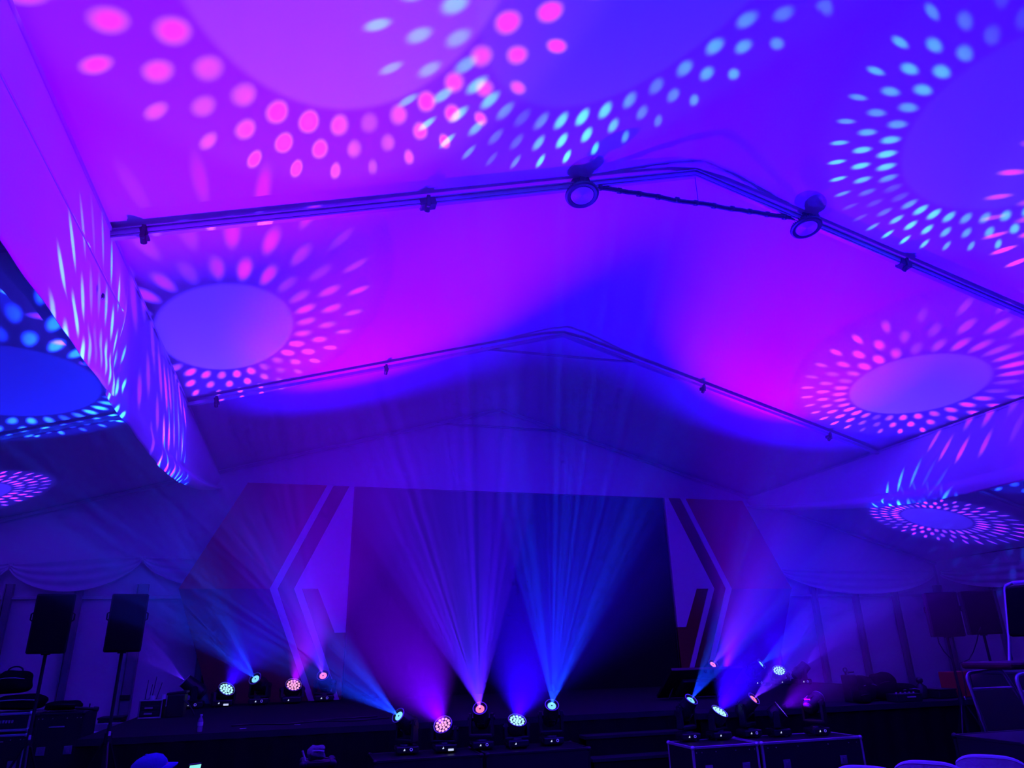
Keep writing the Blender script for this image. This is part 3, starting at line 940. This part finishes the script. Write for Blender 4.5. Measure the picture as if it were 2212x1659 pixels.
# ================================================================== loudspeakers on tripod stands
def speaker_stand(x, y, ztop, rot, label):
    t = tag(empty('speaker_stand', (x, y, 0), rot), label, 'speaker stand', 'tripod speaker stands')
    bm = bmesh.new(); cyl(bm, (0, 0, 0.50), (0, 0, ztop), 0.0155, seg=12); mesh_obj('pole', bm, 'black', t, smooth=False)
    bm = bmesh.new(); cyl(bm, (0, 0, 0.26), (0, 0, 1.02), 0.021, seg=12); mesh_obj('lower_tube', bm, 'black', t)
    bm = bmesh.new(); cyl(bm, (0, 0, 0.86), (0, 0, 0.95), 0.036, seg=14); box(bm, (0, -0.03, 0.905), (0.03, 0.06, 0.04), bev=0.005); mesh_obj('collar', bm, 'black', t)
    bm = bmesh.new(); box(bm, (0.0, -0.04, 0.945), (0.022, 0.014, 0.04), bev=0.003); mesh_obj('tag', bm, 'label', t)
    bm = bmesh.new(); cyl(bm, (0, 0, 0.30), (0, 0, 0.36), 0.032, seg=14); mesh_obj('lower_collar', bm, 'black', t)
    for k in range(3):
        a = k*2*math.pi/3 + math.pi/6
        ca, sa = math.cos(a), math.sin(a)
        bm = bmesh.new(); tube(bm, [(0.03*ca, 0.03*sa, 0.87), (0.20*ca, 0.20*sa, 0.50), (0.42*ca, 0.42*sa, 0.015)], 0.011, 8)
        lg = mesh_obj('leg', bm, 'black', t)
        bm = bmesh.new(); tube(bm, [(0.03*ca, 0.03*sa, 0.33), (0.27*ca, 0.27*sa, 0.335)], 0.008, 6); mesh_obj('brace', bm, 'aludark', t)
        bm = bmesh.new(); bmesh.ops.create_icosphere(bm, subdivisions=2, radius=0.018); bmesh.ops.translate(bm, vec=(0.42*ca, 0.42*sa, 0.018), verts=bm.verts); mesh_obj('foot', bm, 'rubber', lg)
    return t
def loudspeaker(x, y, z, w, d, h, rz, label):
    s = tag(empty('loudspeaker', (x, y, z), rz), label, 'loudspeaker', 'loudspeakers on stands')
    bm = bmesh.new()
    pts = [(-w/2, -d/2), (w/2, -d/2), (w/2, d*0.1), (w*0.30, d/2), (-w*0.30, d/2), (-w/2, d*0.1)]
    a = [bm.verts.new((px, py, 0)) for px, py in pts]; b = [bm.verts.new((px, py, h)) for px, py in pts]
    bm.faces.new(a[::-1]); bm.faces.new(b)
    for i in range(6): bm.faces.new((a[i], a[(i+1) % 6], b[(i+1) % 6], b[i]))
    bmesh.ops.bevel(bm, geom=bm.edges[:], offset=0.008, segments=2, affect='EDGES')
    mesh_obj('cabinet', bm, 'black', s)
    bm = bmesh.new(); box(bm, (0, -d/2-0.006, h/2), (w-0.03, 0.014, h-0.03), bev=0.005); mesh_obj('grille', bm, 'blackmatte', s)
    for sx in (-1, 1):
        bm = bmesh.new(); tube(bm, [(sx*w/2, -0.02, h*0.55), (sx*(w/2+0.018), -0.02, h*0.57), (sx*(w/2+0.018), -0.02, h*0.67), (sx*w/2, -0.02, h*0.69)], 0.008, 6); mesh_obj('handle', bm, 'black', s)
    bm = bmesh.new(); cyl(bm, (0, 0.0, -0.012), (0, 0.0, 0.004), 0.04, seg=14); mesh_obj('pole_socket', bm, 'black', s)
    return s
for (x, y, zb_, w, d, h, rz, lb, ls) in (
    (-2.42, 8.42, 1.685, 0.335, 0.32, 0.555, 0.27, 'black loudspeaker above the equipment pile at the far left', 'tripod stand under the leftmost loudspeaker'),
    (-1.74, 8.42, 1.685, 0.335, 0.32, 0.555, 0.20, 'black loudspeaker on a stand at the left corner of the stage', 'tripod stand at the left corner of the stage'),
    (7.83, 7.60, 1.650, 0.36, 0.34, 0.53, -0.62, 'black loudspeaker above the red carton on the right', 'tripod stand in front of the red carton'),
    (8.42, 7.60, 1.668, 0.36, 0.34, 0.53, -0.62, 'black loudspeaker above the stacking chair at the far right', 'tripod stand of the rightmost loudspeaker')):
    loudspeaker(x, y, zb_, w, d, h, rz, lb)
    speaker_stand(x, y, zb_-0.012, 0.4 if x < 0 else 0.9, ls)
bm = bmesh.new()
tube(bm, [(8.20, 7.42, 1.75), (8.19, 7.46, 1.69), (8.19, 7.52, 1.58), (8.16, 7.58, 1.46), (8.07, 7.58, 1.38), (7.96, 7.58, 1.35), (7.90, 7.57, 1.34), (7.90, 7.56, 1.20), (7.88, 7.56, 1.0), (7.88, 7.56, 0.97)], 0.006, 6)
tag(mesh_obj('speaker_cable', bm, 'cable', smooth=True), 'thin black cable looping between the two right loudspeakers', 'cable')
bm = bmesh.new()
tube(bm, [(7.64, 7.56, 1.645), (7.66, 7.58, 1.58), (7.72, 7.59, 1.48), (7.79, 7.57, 1.38), (7.80, 7.56, 1.1), (7.80, 7.55, 0.97)], 0.006, 6)
tag(mesh_obj('speaker_cable', bm, 'cable', smooth=True), 'thin black cable hanging from the left of the two right loudspeakers', 'cable')

# ================================================================== gear on the left of the stage
rk = tag(empty('receiver_rack', (-1.90, 11.60, ZDECK+0.002)), 'small black rack of wireless receivers with thin antennas on the stage corner', 'rack')
bm = bmesh.new(); box(bm, (0, 0, 0.115), (0.27, 0.34, 0.23), bev=0.006); mesh_obj('body', bm, 'black', rk)
for z in (0.008, 0.225):
    for y in (-0.175,):
        bm = bmesh.new(); box(bm, (0, y, z), (0.29, 0.014, 0.018), bev=0.003); mesh_obj('edge_trim', bm, 'alu', rk)
for s_ in (-1, 1):
    bm = bmesh.new(); box(bm, (s_*0.137, -0.175, 0.115), (0.016, 0.014, 0.22), bev=0.003); mesh_obj('edge_trim', bm, 'aludark', rk)
for z in (0.06, 0.13):
    un_ = None
    bm = bmesh.new(); box(bm, (0, -0.172, z), (0.22, 0.012, 0.055), bev=0.003); un_ = mesh_obj('receiver', bm, 'black', rk)
    bm = bmesh.new(); box(bm, (-0.02, -0.180, z), (0.10, 0.006, 0.02)); mesh_obj('display', bm, 'marking', un_)
for (ax_, ah, lean) in ((-0.12, 0.26, 0.01), (-0.07, 0.20, 0.02), (-0.04, 0.30, 0.03), (0.02, 0.22, 0.05)):
    bm = bmesh.new(); cyl(bm, (ax_, 0.05, 0.22), (ax_+lean, 0.05, 0.22+ah), 0.0055, 0.004, seg=6); mesh_obj('antenna', bm, 'black', rk)
cb = tag(empty('equipment_box', (-1.60, 11.62, ZDECK)), 'upright black box beside the receiver rack', 'box')
bm = bmesh.new(); box(bm, (0, 0, 0.145), (0.22, 0.30, 0.29), bev=0.012); mesh_obj('body', bm, 'black', cb)
bm = bmesh.new(); box(bm, (0.0, 0, 0.305), (0.25, 0.30, 0.03), rot=(0, -0.08, 0), bev=0.006); mesh_obj('lid', bm, 'black', cb)
bm = bmesh.new(); tube(bm, [(0.10, -0.15, 0.22), (0.17, -0.17, 0.16), (0.22, -0.17, 0.10), (0.27, -0.17, 0.01)], 0.010, 6); mesh_obj('cable', bm, 'cable', cb)
for i, (dx, hh) in enumerate(((-0.03, 0.05), (0.06, 0.06))):
    tg_ = tag(empty('tape_roll', (-1.86+dx*1.6, 11.50, ZDECK+0.235)), ['pale roll of tape lying on the receiver rack', 'pale roll of tape standing on the rack beside the black box'][i], 'tape')
    bm = bmesh.new(); lathe(bm, [(0.018, 0), (0.035, 0), (0.035, hh), (0.018, hh), (0.018, 0)], 18); mesh_obj('roll', bm, 'label', tg_, smooth=False)
    bm = bmesh.new(); lathe(bm, [(0.014, 0.002), (0.018, 0.002), (0.018, hh-0.002), (0.014, hh-0.002), (0.014, 0.002)], 14); mesh_obj('core', bm, 'grey', tg_)

bt = tag(empty('water_bottle', (-0.985, 9.05, ZDECK)), 'clear plastic water bottle near the front edge of the stage', 'bottle')
bm = bmesh.new()
lathe(bm, [(0.0, 0.0), (0.024, 0.0), (0.028, 0.006), (0.028, 0.05), (0.026, 0.055), (0.028, 0.06), (0.028, 0.105), (0.024, 0.125), (0.012, 0.150), (0.0115, 0.160), (0.0, 0.160)], 20)
mesh_obj('body', bm, 'plastic', bt, smooth=True)
bm = bmesh.new(); lathe(bm, [(0.0285, 0.062), (0.0290, 0.064), (0.0290, 0.098), (0.0285, 0.10)], 20); mesh_obj('label_band', bm, 'label', bt)
bm = bmesh.new(); lathe(bm, [(0.0, 0.176), (0.014, 0.176), (0.0145, 0.160), (0.0, 0.160)], 16); mesh_obj('cap', bm, 'label', bt)

def deck_cable(pts, label):
    bm = bmesh.new()
    tube(bm, pts, 0.009, 6)
    tag(mesh_obj('stage_cable', bm, 'cable', smooth=True), label, 'cable', 'cables on the stage')
deck_cable([(-0.7+0.14*i, 9.55+0.10*math.sin(i*1.1), ZDECK+0.009) for i in range(14)], 'black cable snaking along the stage behind the water bottle')
deck_cable([(0.1+0.1*i, 9.75+0.22*i*0.1+0.03*math.sin(i*2), ZDECK+0.009) for i in range(10)], 'black cable crossing the stage left of the steps')
for i, (x, y, a, lb) in enumerate(((-0.55, 9.18, 0.3, 'scrap of pale tape stuck near the water bottle'), (0.03, 9.35, 0.1, 'scrap of pale tape in the middle of the left stage'), (0.62, 9.95, 0.5, 'scrap of pale tape near the front lights on the left stage'))):
    bm = bmesh.new(); box(bm, (0, 0, 0.004), (0.07, 0.018, 0.004), bev=0.001)
    tag(mesh_obj('tape_strip', bm, 'label', loc=(x, y, ZDECK), rot=(0, 0, a)), lb, 'tape', 'tape scraps on the stage')

# ================================================================== tilted monitor on the stage
mn = tag(empty('floor_monitor', (5.90, 10.75, ZDECK)), 'large flat black monitor leaning on the stage, seen from behind', 'monitor')
tilt = math.atan2(0.56, 0.40)
bm = bmesh.new(); box(bm, (0, 0, 0.345), (1.20, 0.045, 0.69), bev=0.008)
pn = mesh_obj('panel', bm, 'black', mn, loc=(0, 0.0, 0.035), rot=(tilt, 0, 0))
bm = bmesh.new(); box(bm, (0, -0.045, 0.30), (0.70, 0.06, 0.34), bev=0.015); mesh_obj('rear_housing', bm, 'black', pn)
bm = bmesh.new()
for (a, b) in (((-.03, 0), (.03, 0)), ((0, -.02), (0, .02))):
    pass
box(bm, (-0.02, -0.024, 0.655), (0.035, 0.006, 0.006)); box(bm, (-0.02, -0.024, 0.635), (0.035, 0.006, 0.006)); box(bm, (-0.035, -0.024, 0.645), (0.006, 0.006, 0.026)); box(bm, (-0.005, -0.024, 0.645), (0.006, 0.006, 0.026))
mesh_obj('emblem', bm, 'label', pn)
for s_ in (-1, 1):
    bm = bmesh.new(); cyl(bm, (s_*0.42, -0.05, 0.0), (s_*0.42, -0.30, 0.27), 0.014, seg=8); mesh_obj('prop_leg', bm, 'aludark', mn)

# ================================================================== gear on the right of the stage
gg = 'gear on the right of the stage'
yy = 8.72
dv = tag(empty('hand_truck', (7.17, yy, ZDECK)), 'upright black device with a loop handle on the right of the stage', 'device', gg)
bm = bmesh.new(); box(bm, (0, 0, 0.17), (0.13, 0.16, 0.34), bev=0.015); mesh_obj('body', bm, 'black', dv)
bm = bmesh.new(); tube(bm, [(-0.035+0.03*math.cos(t*math.pi/6), 0, 0.40+0.028*math.sin(t*math.pi/6)) for t in range(12)], 0.008, 6, True); mesh_obj('loop_handle', bm, 'black', dv, smooth=True)
bm = bmesh.new(); cyl(bm, (-0.035, 0, 0.33), (-0.035, 0, 0.375), 0.012, seg=8); cyl(bm, (0.0, 0, 0.365), (0.10, 0, 0.372), 0.010, seg=8); mesh_obj('valve', bm, 'black', dv)
soft_bag('equipment_bag', (7.40, yy+0.02, ZDECK), (0.24, 0.30, 0.32), 'dark bulging bag next to the device with the loop handle', 'bag', gg, 11, handle=False)
soft_bag('equipment_bag', (7.72, yy+0.03, ZDECK), (0.33, 0.28, 0.35), 'largest dark bag in the gear on the right of the stage', 'bag', gg, 14, lumps=0.2, handle=False)
soft_bag('equipment_bag', (8.08, yy+0.05, ZDECK), (0.32, 0.32, 0.20), 'low dark bag between the largest bag and the black flask', 'bag', gg, 17, handle=False)
soft_bag('equipment_bag', (7.12, yy-0.25, ZDECK), (0.18, 0.18, 0.16), 'small dark pouch at the left end of the gear', 'bag', gg, 20, handle=False)
fl = tag(empty('flask', (8.33, yy, ZDECK)), 'stubby black flask with a round top in the gear', 'flask', gg)
bm = bmesh.new(); lathe(bm, [(0.0, 0), (0.07, 0), (0.075, 0.02), (0.062, 0.16), (0.03, 0.19), (0.03, 0.20), (0.045, 0.215), (0.045, 0.25), (0.03, 0.265), (0.0, 0.267)], 20); mesh_obj('body', bm, 'black', fl, smooth=True)
bm = bmesh.new(); tube(bm, [(0.05, 0, 0.17), (0.09, 0, 0.15), (0.10, 0, 0.09), (0.075, 0, 0.05)], 0.008, 6); mesh_obj('handle', bm, 'black', fl)
ml = tag(empty('mixer', (7.75, 8.43, ZDECK)), 'low black mixer with a pale marking at the front of the gear', 'mixer', gg)
bm = bmesh.new(); box(bm, (0, 0, 0.05), (0.40, 0.20, 0.10), bev=0.01); mesh_obj('body', bm, 'black', ml)
bm = bmesh.new(); box(bm, (0.03, -0.101, 0.06), (0.14, 0.006, 0.014)); mesh_obj('marking', bm, 'label', ml)
for k in range(5):
    bm = bmesh.new(); cyl(bm, (-0.14+0.07*k, -0.03, 0.10), (-0.14+0.07*k, -0.03, 0.118), 0.012, seg=10); mesh_obj('knob', bm, 'marking', ml)
bb = tag(empty('equipment_box', (8.62, yy, ZDECK)), 'squat black box between the flask and the red carton', 'box', gg)
bm = bmesh.new(); box(bm, (0, 0, 0.05), (0.30, 0.32, 0.10), bev=0.012); mesh_obj('body', bm, 'black', bb)
bm = bmesh.new(); box(bm, (0, 0, 0.11), (0.31, 0.33, 0.02), bev=0.005); mesh_obj('lid', bm, 'black', bb)
rc = tag(empty('red_carton', (9.05, 8.74, ZDECK)), 'plain red carton standing at the right end of the stage', 'carton')
bm = bmesh.new(); box(bm, (0, 0, 0.16), (0.44, 0.26, 0.32), bev=0.004); mesh_obj('body', bm, 'redbox', rc)
for s_ in (-1, 1):
    bm = bmesh.new(); box(bm, (0, s_*0.066, 0.323), (0.435, 0.126, 0.006)); mesh_obj('flap', bm, 'redbox', rc)

# ================================================================== stacking chair on a crate at the right edge
road_case((5.30, 4.66, 0), (6.45, 5.32, 0.872), 'big black crate carrying the stacking chair at the right edge', 'crates at the right edge', trim='black', latches=False)
road_case((6.80, 5.75, 0), (7.70, 6.45, 1.30), 'tall black crate with a red sticker behind the stacking chair', 'crates at the right edge', trim='black', latches=False,
          marks=[(-0.28, 1.20, 0.24, 0.022, 'marking'), (-0.24, 1.10, 0.30, 0.02, 'burgundy'), (-0.26, 1.00, 0.17, 0.04, 'redmark')])
ch = tag(empty('stacking_chair', (5.76, 4.97, 0.888)), 'tubular steel stacking chair with dark red seat standing on the black crate', 'chair')
def bend(pts, n=6, rad=0.08):
    """rounded polyline"""
    out = [Vector(pts[0])]
    for a, b, c in zip(pts, pts[1:], pts[2:]):
        a, b, c = Vector(a), Vector(b), Vector(c)
        r1 = min(rad, (b-a).length*0.45, (c-b).length*0.45)
        p = b + (a-b).normalized()*r1; q = b + (c-b).normalized()*r1
        for i in range(n+1):
            t = i/n
            out.append(p*(1-t)**2 + b*2*t*(1-t) + q*t*t)
    out.append(Vector(pts[-1]))
    return out
for y in (-0.23, 0.23):
    bm = bmesh.new(); tube(bm, bend([(-0.22, y, 0.0), (-0.30, y, 0.45), (0.10, y, 0.475), (0.36, y, 0.0)], rad=0.07), 0.0145, 10); mesh_obj('side_frame', bm, 'silver', ch, smooth=True)
    bm = bmesh.new(); cyl(bm, (-0.285, y, 0.325), (0.19, y, 0.325), 0.0115, seg=10); mesh_obj('stretcher', bm, 'silver', ch)
    bm = bmesh.new(); tube(bm, bend([(0.06, y, 0.485), (0.20, y, 0.49), (0.27, y, 0.70), (0.38, y, 1.17), (0.38, y*0.6, 1.19)], rad=0.08), 0.0135, 10); mesh_obj('back_tube', bm, 'silver', ch, smooth=True)
bm = bmesh.new(); cyl(bm, (0.38, -0.14, 1.19), (0.38, 0.14, 1.19), 0.0135, seg=10); mesh_obj('top_tube', bm, 'silver', ch)
bm = bmesh.new(); box(bm, (-0.07, 0, 0.515), (0.50, 0.48, 0.055), bev=0.02); mesh_obj('seat', bm, 'burgundy', ch)
bm = bmesh.new(); box(bm, (0.325, 0, 0.94), (0.045, 0.43, 0.42), rot=(0, 0.23, 0), bev=0.018); mesh_obj('backrest', bm, 'blackmatte', ch)

# ================================================================== white covered banquet chairs in front
def covered_chair(x, y, rz, label):
    c = tag(empty('banquet_chair', (x, y, 0), rz), label, 'chair', 'white banquet chairs')
    W_ = 0.22
    bm = bmesh.new()
    def fn(u, v):
        # backrest shell: u across, v up
        a = (u-0.5)*2
        top = 0.862 - 0.045*abs(a)**4 - 0.008*a*a
        z = 0.40 + (top-0.40)*v
        return (a*W_*(1-0.06*v), -0.02-0.05*v + 0.02*a*a, z)
    grid(bm, fn, 20, 14)
    o = mesh_obj('backrest', bm, 'whitecloth', c, smooth=True)
    md = o.modifiers.new('thickness', 'SOLIDIFY'); md.thickness = 0.045; md.offset = 0
    bv = o.modifiers.new('round', 'BEVEL'); bv.width = 0.012; bv.segments = 3
    bm = bmesh.new(); tube(bm, [((i/20-0.5)*2*W_*0.93, -0.092+0.02*((i/20-0.5)*2)**2, 0.40+(0.862-0.045*abs((i/20-0.5)*2)**4-0.40)*0.965) for i in range(21)], 0.0035, 6); mesh_obj('seam', bm, 'whitecloth', o, smooth=True)
    bm = bmesh.new(); box(bm, (0, 0.11, 0.41), (0.42, 0.25, 0.06), bev=0.02); mesh_obj('seat', bm, 'whitecloth', c)
    bm = bmesh.new()
    grid(bm, lambda u, v: ((0.215+0.02*v)*[-1, 1, 1, -1, -1][int(u*4+1e-6)], 0.11 + (0.125+0.015*v)*[-1, -1, 1, 1, -1][int(u*4+1e-6)], 0.39*(1-v)+0.012), 4, 6)
    mesh_obj('skirt', bm, 'whitecloth', c)
    return c
al = math.atan2(-0.79, 0.62)
for (x, y, lb) in ((3.61, 4.36, 'white covered banquet chair, leftmost of those at the bottom right'),
                   (4.10, 4.36, 'white covered banquet chair, second from the left at the bottom right'),
                   (4.66, 4.40, 'white covered banquet chair, third from the left beside the crate')):
    covered_chair(x, y, al, lb)

# ================================================================== grey bundle on a small crate
road_case((0.06, 5.08, 0), (0.26, 5.30, 0.985), 'plain black crate under the grey cloth bundle', 'crates at the front', trim='black', latches=False)
soft_bag('cloth_bundle', (0.145, 5.18, 0.985), (0.11, 0.12, 0.085), 'small grey cloth bundle at the bottom edge left of centre', 'bundle', None, 31, lumps=0.25, handle=False, m='grey')
tp = tag(empty('marker_pen', (0.085, 5.115, 0.985)), 'thin white pen beside the grey cloth bundle', 'pen')
bm = bmesh.new(); cyl(bm, (-0.02, 0, 0.05), (0.0, 0.0, 0.0), 0.006, seg=8); mesh_obj('barrel', bm, 'label', tp)
bm = bmesh.new(); cyl(bm, (-0.026, 0, 0.065), (-0.02, 0, 0.05), 0.0065, seg=8); mesh_obj('cap', bm, 'marking', tp)
# ================================================================== seated person with a blue cap
def skin_mesh(name, verts, edges, radii, m, parent, sub=2, root=0):
    me = bpy.data.meshes.new(name)
    me.from_pydata([Vector(v) for v in verts], edges, [])
    o = bpy.data.objects.new(name, me)
    link(o, parent)
    o.modifiers.new('skin', 'SKIN')
    if not me.skin_vertices:
        me.skin_vertices.new()
    for i, r in enumerate(radii):
        r = (r, r) if isinstance(r, (int, float)) else r
        me.skin_vertices[0].data[i].radius = r
        me.skin_vertices[0].data[i].use_root = (i == root)
    ss = o.modifiers.new('smooth', 'SUBSURF'); ss.levels = sub; ss.render_levels = sub
    me.materials.append(M[m])
    o.modifiers['skin'].use_smooth_shade = True
    return o
# person faces +X, seated on a chair
pc = tag(empty('banquet_chair', (-0.72, 4.20, 0), -math.pi/2), 'plain dark banquet chair under the person in the cap', 'chair', 'dark banquet chairs')
bm = bmesh.new(); box(bm, (0, 0.02, 0.352), (0.40, 0.40, 0.045), bev=0.018); mesh_obj('seat', bm, 'burgundy', pc)
bm = bmesh.new(); box(bm, (0, -0.20, 0.64), (0.38, 0.04, 0.36), rot=(-0.1, 0, 0), bev=0.018); mesh_obj('backrest', bm, 'burgundy', pc)
for sx in (-1, 1):
    for sy in (-1, 1):
        bm = bmesh.new(); cyl(bm, (sx*0.18, 0.02+sy*0.18, 0.0), (sx*0.17, 0.02+sy*0.16, 0.34), 0.011, seg=8); mesh_obj('leg', bm, 'silver', pc)
    bm = bmesh.new(); cyl(bm, (sx*0.17, -0.17, 0.40), (sx*0.17, -0.20, 0.60), 0.011, seg=8); mesh_obj('back_post', bm, 'silver', pc)
pe = tag(empty('person', (-0.69, 4.20, 0)), 'seated person in a blue cap and dark clothes holding a lit phone', 'person')
V = [(0, 0, 0.50), (-0.02, 0, 0.64), (0.0, 0, 0.80), (0.02, 0, 0.885), (0.035, 0, 0.945), (0.05, 0, 1.0), (0.05, 0, 1.06)]
Rr = [(0.115, 0.14), (0.10, 0.13), (0.105, 0.15), (0.07, 0.10), (0.045, 0.045), (0.062, 0.058), (0.078, 0.068)]
E_ = [(i, i+1) for i in range(6)]
def add(i0, pts, rad):
    k = i0
    for p, r in zip(pts, rad):
        V.append(p); Rr.append(r); E_.append((k, len(V)-1)); k = len(V)-1
    return k
for s_ in (-1, 1):
    add(0, [(0.05, s_*0.085, 0.485), (0.36, s_*0.11, 0.47), (0.37, s_*0.11, 0.27), (0.36, s_*0.11, 0.075), (0.46, s_*0.115, 0.045)], [0.085, 0.062, 0.052, 0.036, 0.03])
hand = {}
hand[1] = add(3, [(0.01, 0.155, 0.845), (0.04, 0.195, 0.63), (0.19, 0.13, 0.82), (0.225, 0.095, 0.945)], [0.05, 0.040, 0.033, 0.024])
hand[-1] = add(3, [(0.01, -0.155, 0.845), (0.05, -0.195, 0.62), (0.24, -0.12, 0.58), (0.31, -0.10, 0.575)], [0.05, 0.040, 0.033, 0.024])
skin_mesh('body', V, E_, Rr, 'shirt', pe)
# bare head over the collar, with face
bm = bmesh.new()
bmesh.ops.create_uvsphere(bm, u_segments=32, v_segments=24, radius=1.0)
for v in bm.verts:
    x, y, z = v.co
    jaw = 1.0 - 0.28*max(0, -z)
    nose = 0.20*math.exp(-((z+0.12)**2)/0.03 - (y**2)/0.015) if x > 0 else 0
    brow = 0.05*math.exp(-((z-0.18)**2)/0.01 - (y**2)/0.25) if x > 0 else 0
    eye = -0.07*math.exp(-((z-0.02)**2)/0.012 - ((abs(y)-0.36)**2)/0.02) if x > 0 else 0
    mouth = 0.03*math.exp(-((z+0.50)**2)/0.006 - (y**2)/0.06) if x > 0 else 0
    v.co = ((x*jaw + nose + brow + eye + mouth)*0.088, y*jaw*0.068, z*0.104)
hd_ = mesh_obj('head', bm, 'skin', pe, loc=(0.055, 0, 1.045), rot=(0, 0.12, 0), smooth=True)
for s_ in (-1, 1):
    bm = bmesh.new(); bmesh.ops.create_icosphere(bm, subdivisions=2, radius=0.02); bmesh.ops.scale(bm, vec=(0.8, 0.35, 1.3), verts=bm.verts); mesh_obj('ear', bm, 'skin', hd_, loc=(-0.005, s_*0.071, -0.005), smooth=True)
    bm = bmesh.new(); bmesh.ops.create_icosphere(bm, subdivisions=2, radius=0.0075); mesh_obj('eye', bm, 'black', hd_, loc=(0.0735, s_*0.025, 0.002), smooth=True)
bm = bmesh.new(); tube(bm, [(0.0, (i/6-0.5)*0.040, -0.004*(1-(2*(i/6-0.5))**2)) for i in range(7)], 0.0035, 6); mesh_obj('mouth', bm, 'burgundy', hd_, loc=(0.0775, 0, -0.052), smooth=True)
bm = bmesh.new()
grid(bm, lambda u, v: (-0.090*math.cos((u-0.5)*2.7)*(1-0.10*v), 0.074*math.sin((u-0.5)*2.7)*(1-0.08*v), 0.04-0.085*v), 16, 8)
hr = mesh_obj('hair', bm, 'black', hd_, smooth=True); solidify(hr, 0.008)
# cap
cp = empty('cap', (0.030, 0, 1.088), 0, pe)
cp.rotation_euler = (0, -0.30, 0.25)
bm = bmesh.new()
lathe(bm, [(0.080, -0.02), (0.082, 0.0), (0.079, 0.035), (0.065, 0.062), (0.042, 0.076), (0.018, 0.082), (0.0, 0.083)], 32)
bmesh.ops.scale(bm, vec=(1.05, 0.92, 1.0), verts=bm.verts)
cr = mesh_obj('crown', bm, 'bluecloth', cp, smooth=True); solidify(cr, 0.004)
bm = bmesh.new()
grid(bm, lambda u, v: ((0.072+0.046*v)*math.cos((u-0.5)*1.9) + 0.010*v, (0.078)*math.sin((u-0.5)*2.1)*(1-0.10*v), 0.010 - 0.022*v + 0.010*math.cos((u-0.5)*3.0)), 16, 8)
br_ = mesh_obj('brim', bm, 'bluecloth', cp, smooth=True); solidify(br_, 0.006)
bm = bmesh.new(); bmesh.ops.create_icosphere(bm, subdivisions=2, radius=0.008); mesh_obj('button', bm, 'bluecloth', cp, loc=(0, 0, 0.083))
# hands with five fingers
def hand_mesh(parent, wrist, fwd, side, curl, name='hand'):
    w = Vector(wrist); f = Vector(fwd).normalized(); sd = Vector(side).normalized(); n = f.cross(sd)
    v = [w, w+f*0.035, w+f*0.062]
    rr = [0.019, 0.026, 0.025]
    e = [(0, 1), (1, 2)]
    for k, (off, ln) in enumerate(((-0.027, 0.055), (-0.009, 0.066), (0.009, 0.070), (0.027, 0.062))):
        p = w + f*0.07 + sd*off
        v.append(p); rr.append(0.0085); e.append((2, len(v)-1))
        a = len(v)-1
        d = f.copy()
        for j in range(3):
            d = (d*math.cos(curl) + n*math.sin(curl)).normalized()
            p = p + d*ln/3
            v.append(p); rr.append(0.0085-0.001*j); e.append((a, len(v)-1)); a = len(v)-1
    p = w + f*0.025 + sd*0.030
    v.append(p); rr.append(0.010); e.append((1, len(v)-1)); a = len(v)-1
    for j in range(2):
        p = p + (f*0.7 + sd*0.45 + n*0.35).normalized()*0.026
        v.append(p); rr.append(0.009); e.append((a, len(v)-1)); a = len(v)-1
    return skin_mesh(name, v, e, rr, 'skin', parent, sub=1)
hand_mesh(pe, (0.225, 0.095, 0.945), (0.02, -0.38, 1.0), (-0.75, -0.65, -0.2), 0.30)
hand_mesh(pe, (0.31, -0.10, 0.575), (1, 0.15, -0.15), (0.1, 1, 0), -0.35)
ph = tag(empty('phone', (-0.470, 4.235, 1.052)), 'lit phone with cyan screen in the hand of the person in the cap', 'phone')
ph.rotation_euler = (0, -0.25, 2.2)
bm = bmesh.new(); box(bm, (0, 0, 0.0), (0.010, 0.066, 0.135), bev=0.004); mesh_obj('case', bm, 'black', ph)
bm = bmesh.new(); box(bm, (-0.0065, 0, 0.0), (0.003, 0.058, 0.124)); mesh_obj('screen', bm, 'screenlit', ph)
bm = bmesh.new(); box(bm, (0.0065, 0, 0.05), (0.003, 0.025, 0.025), bev=0.001); mesh_obj('camera_bump', bm, 'black', ph)
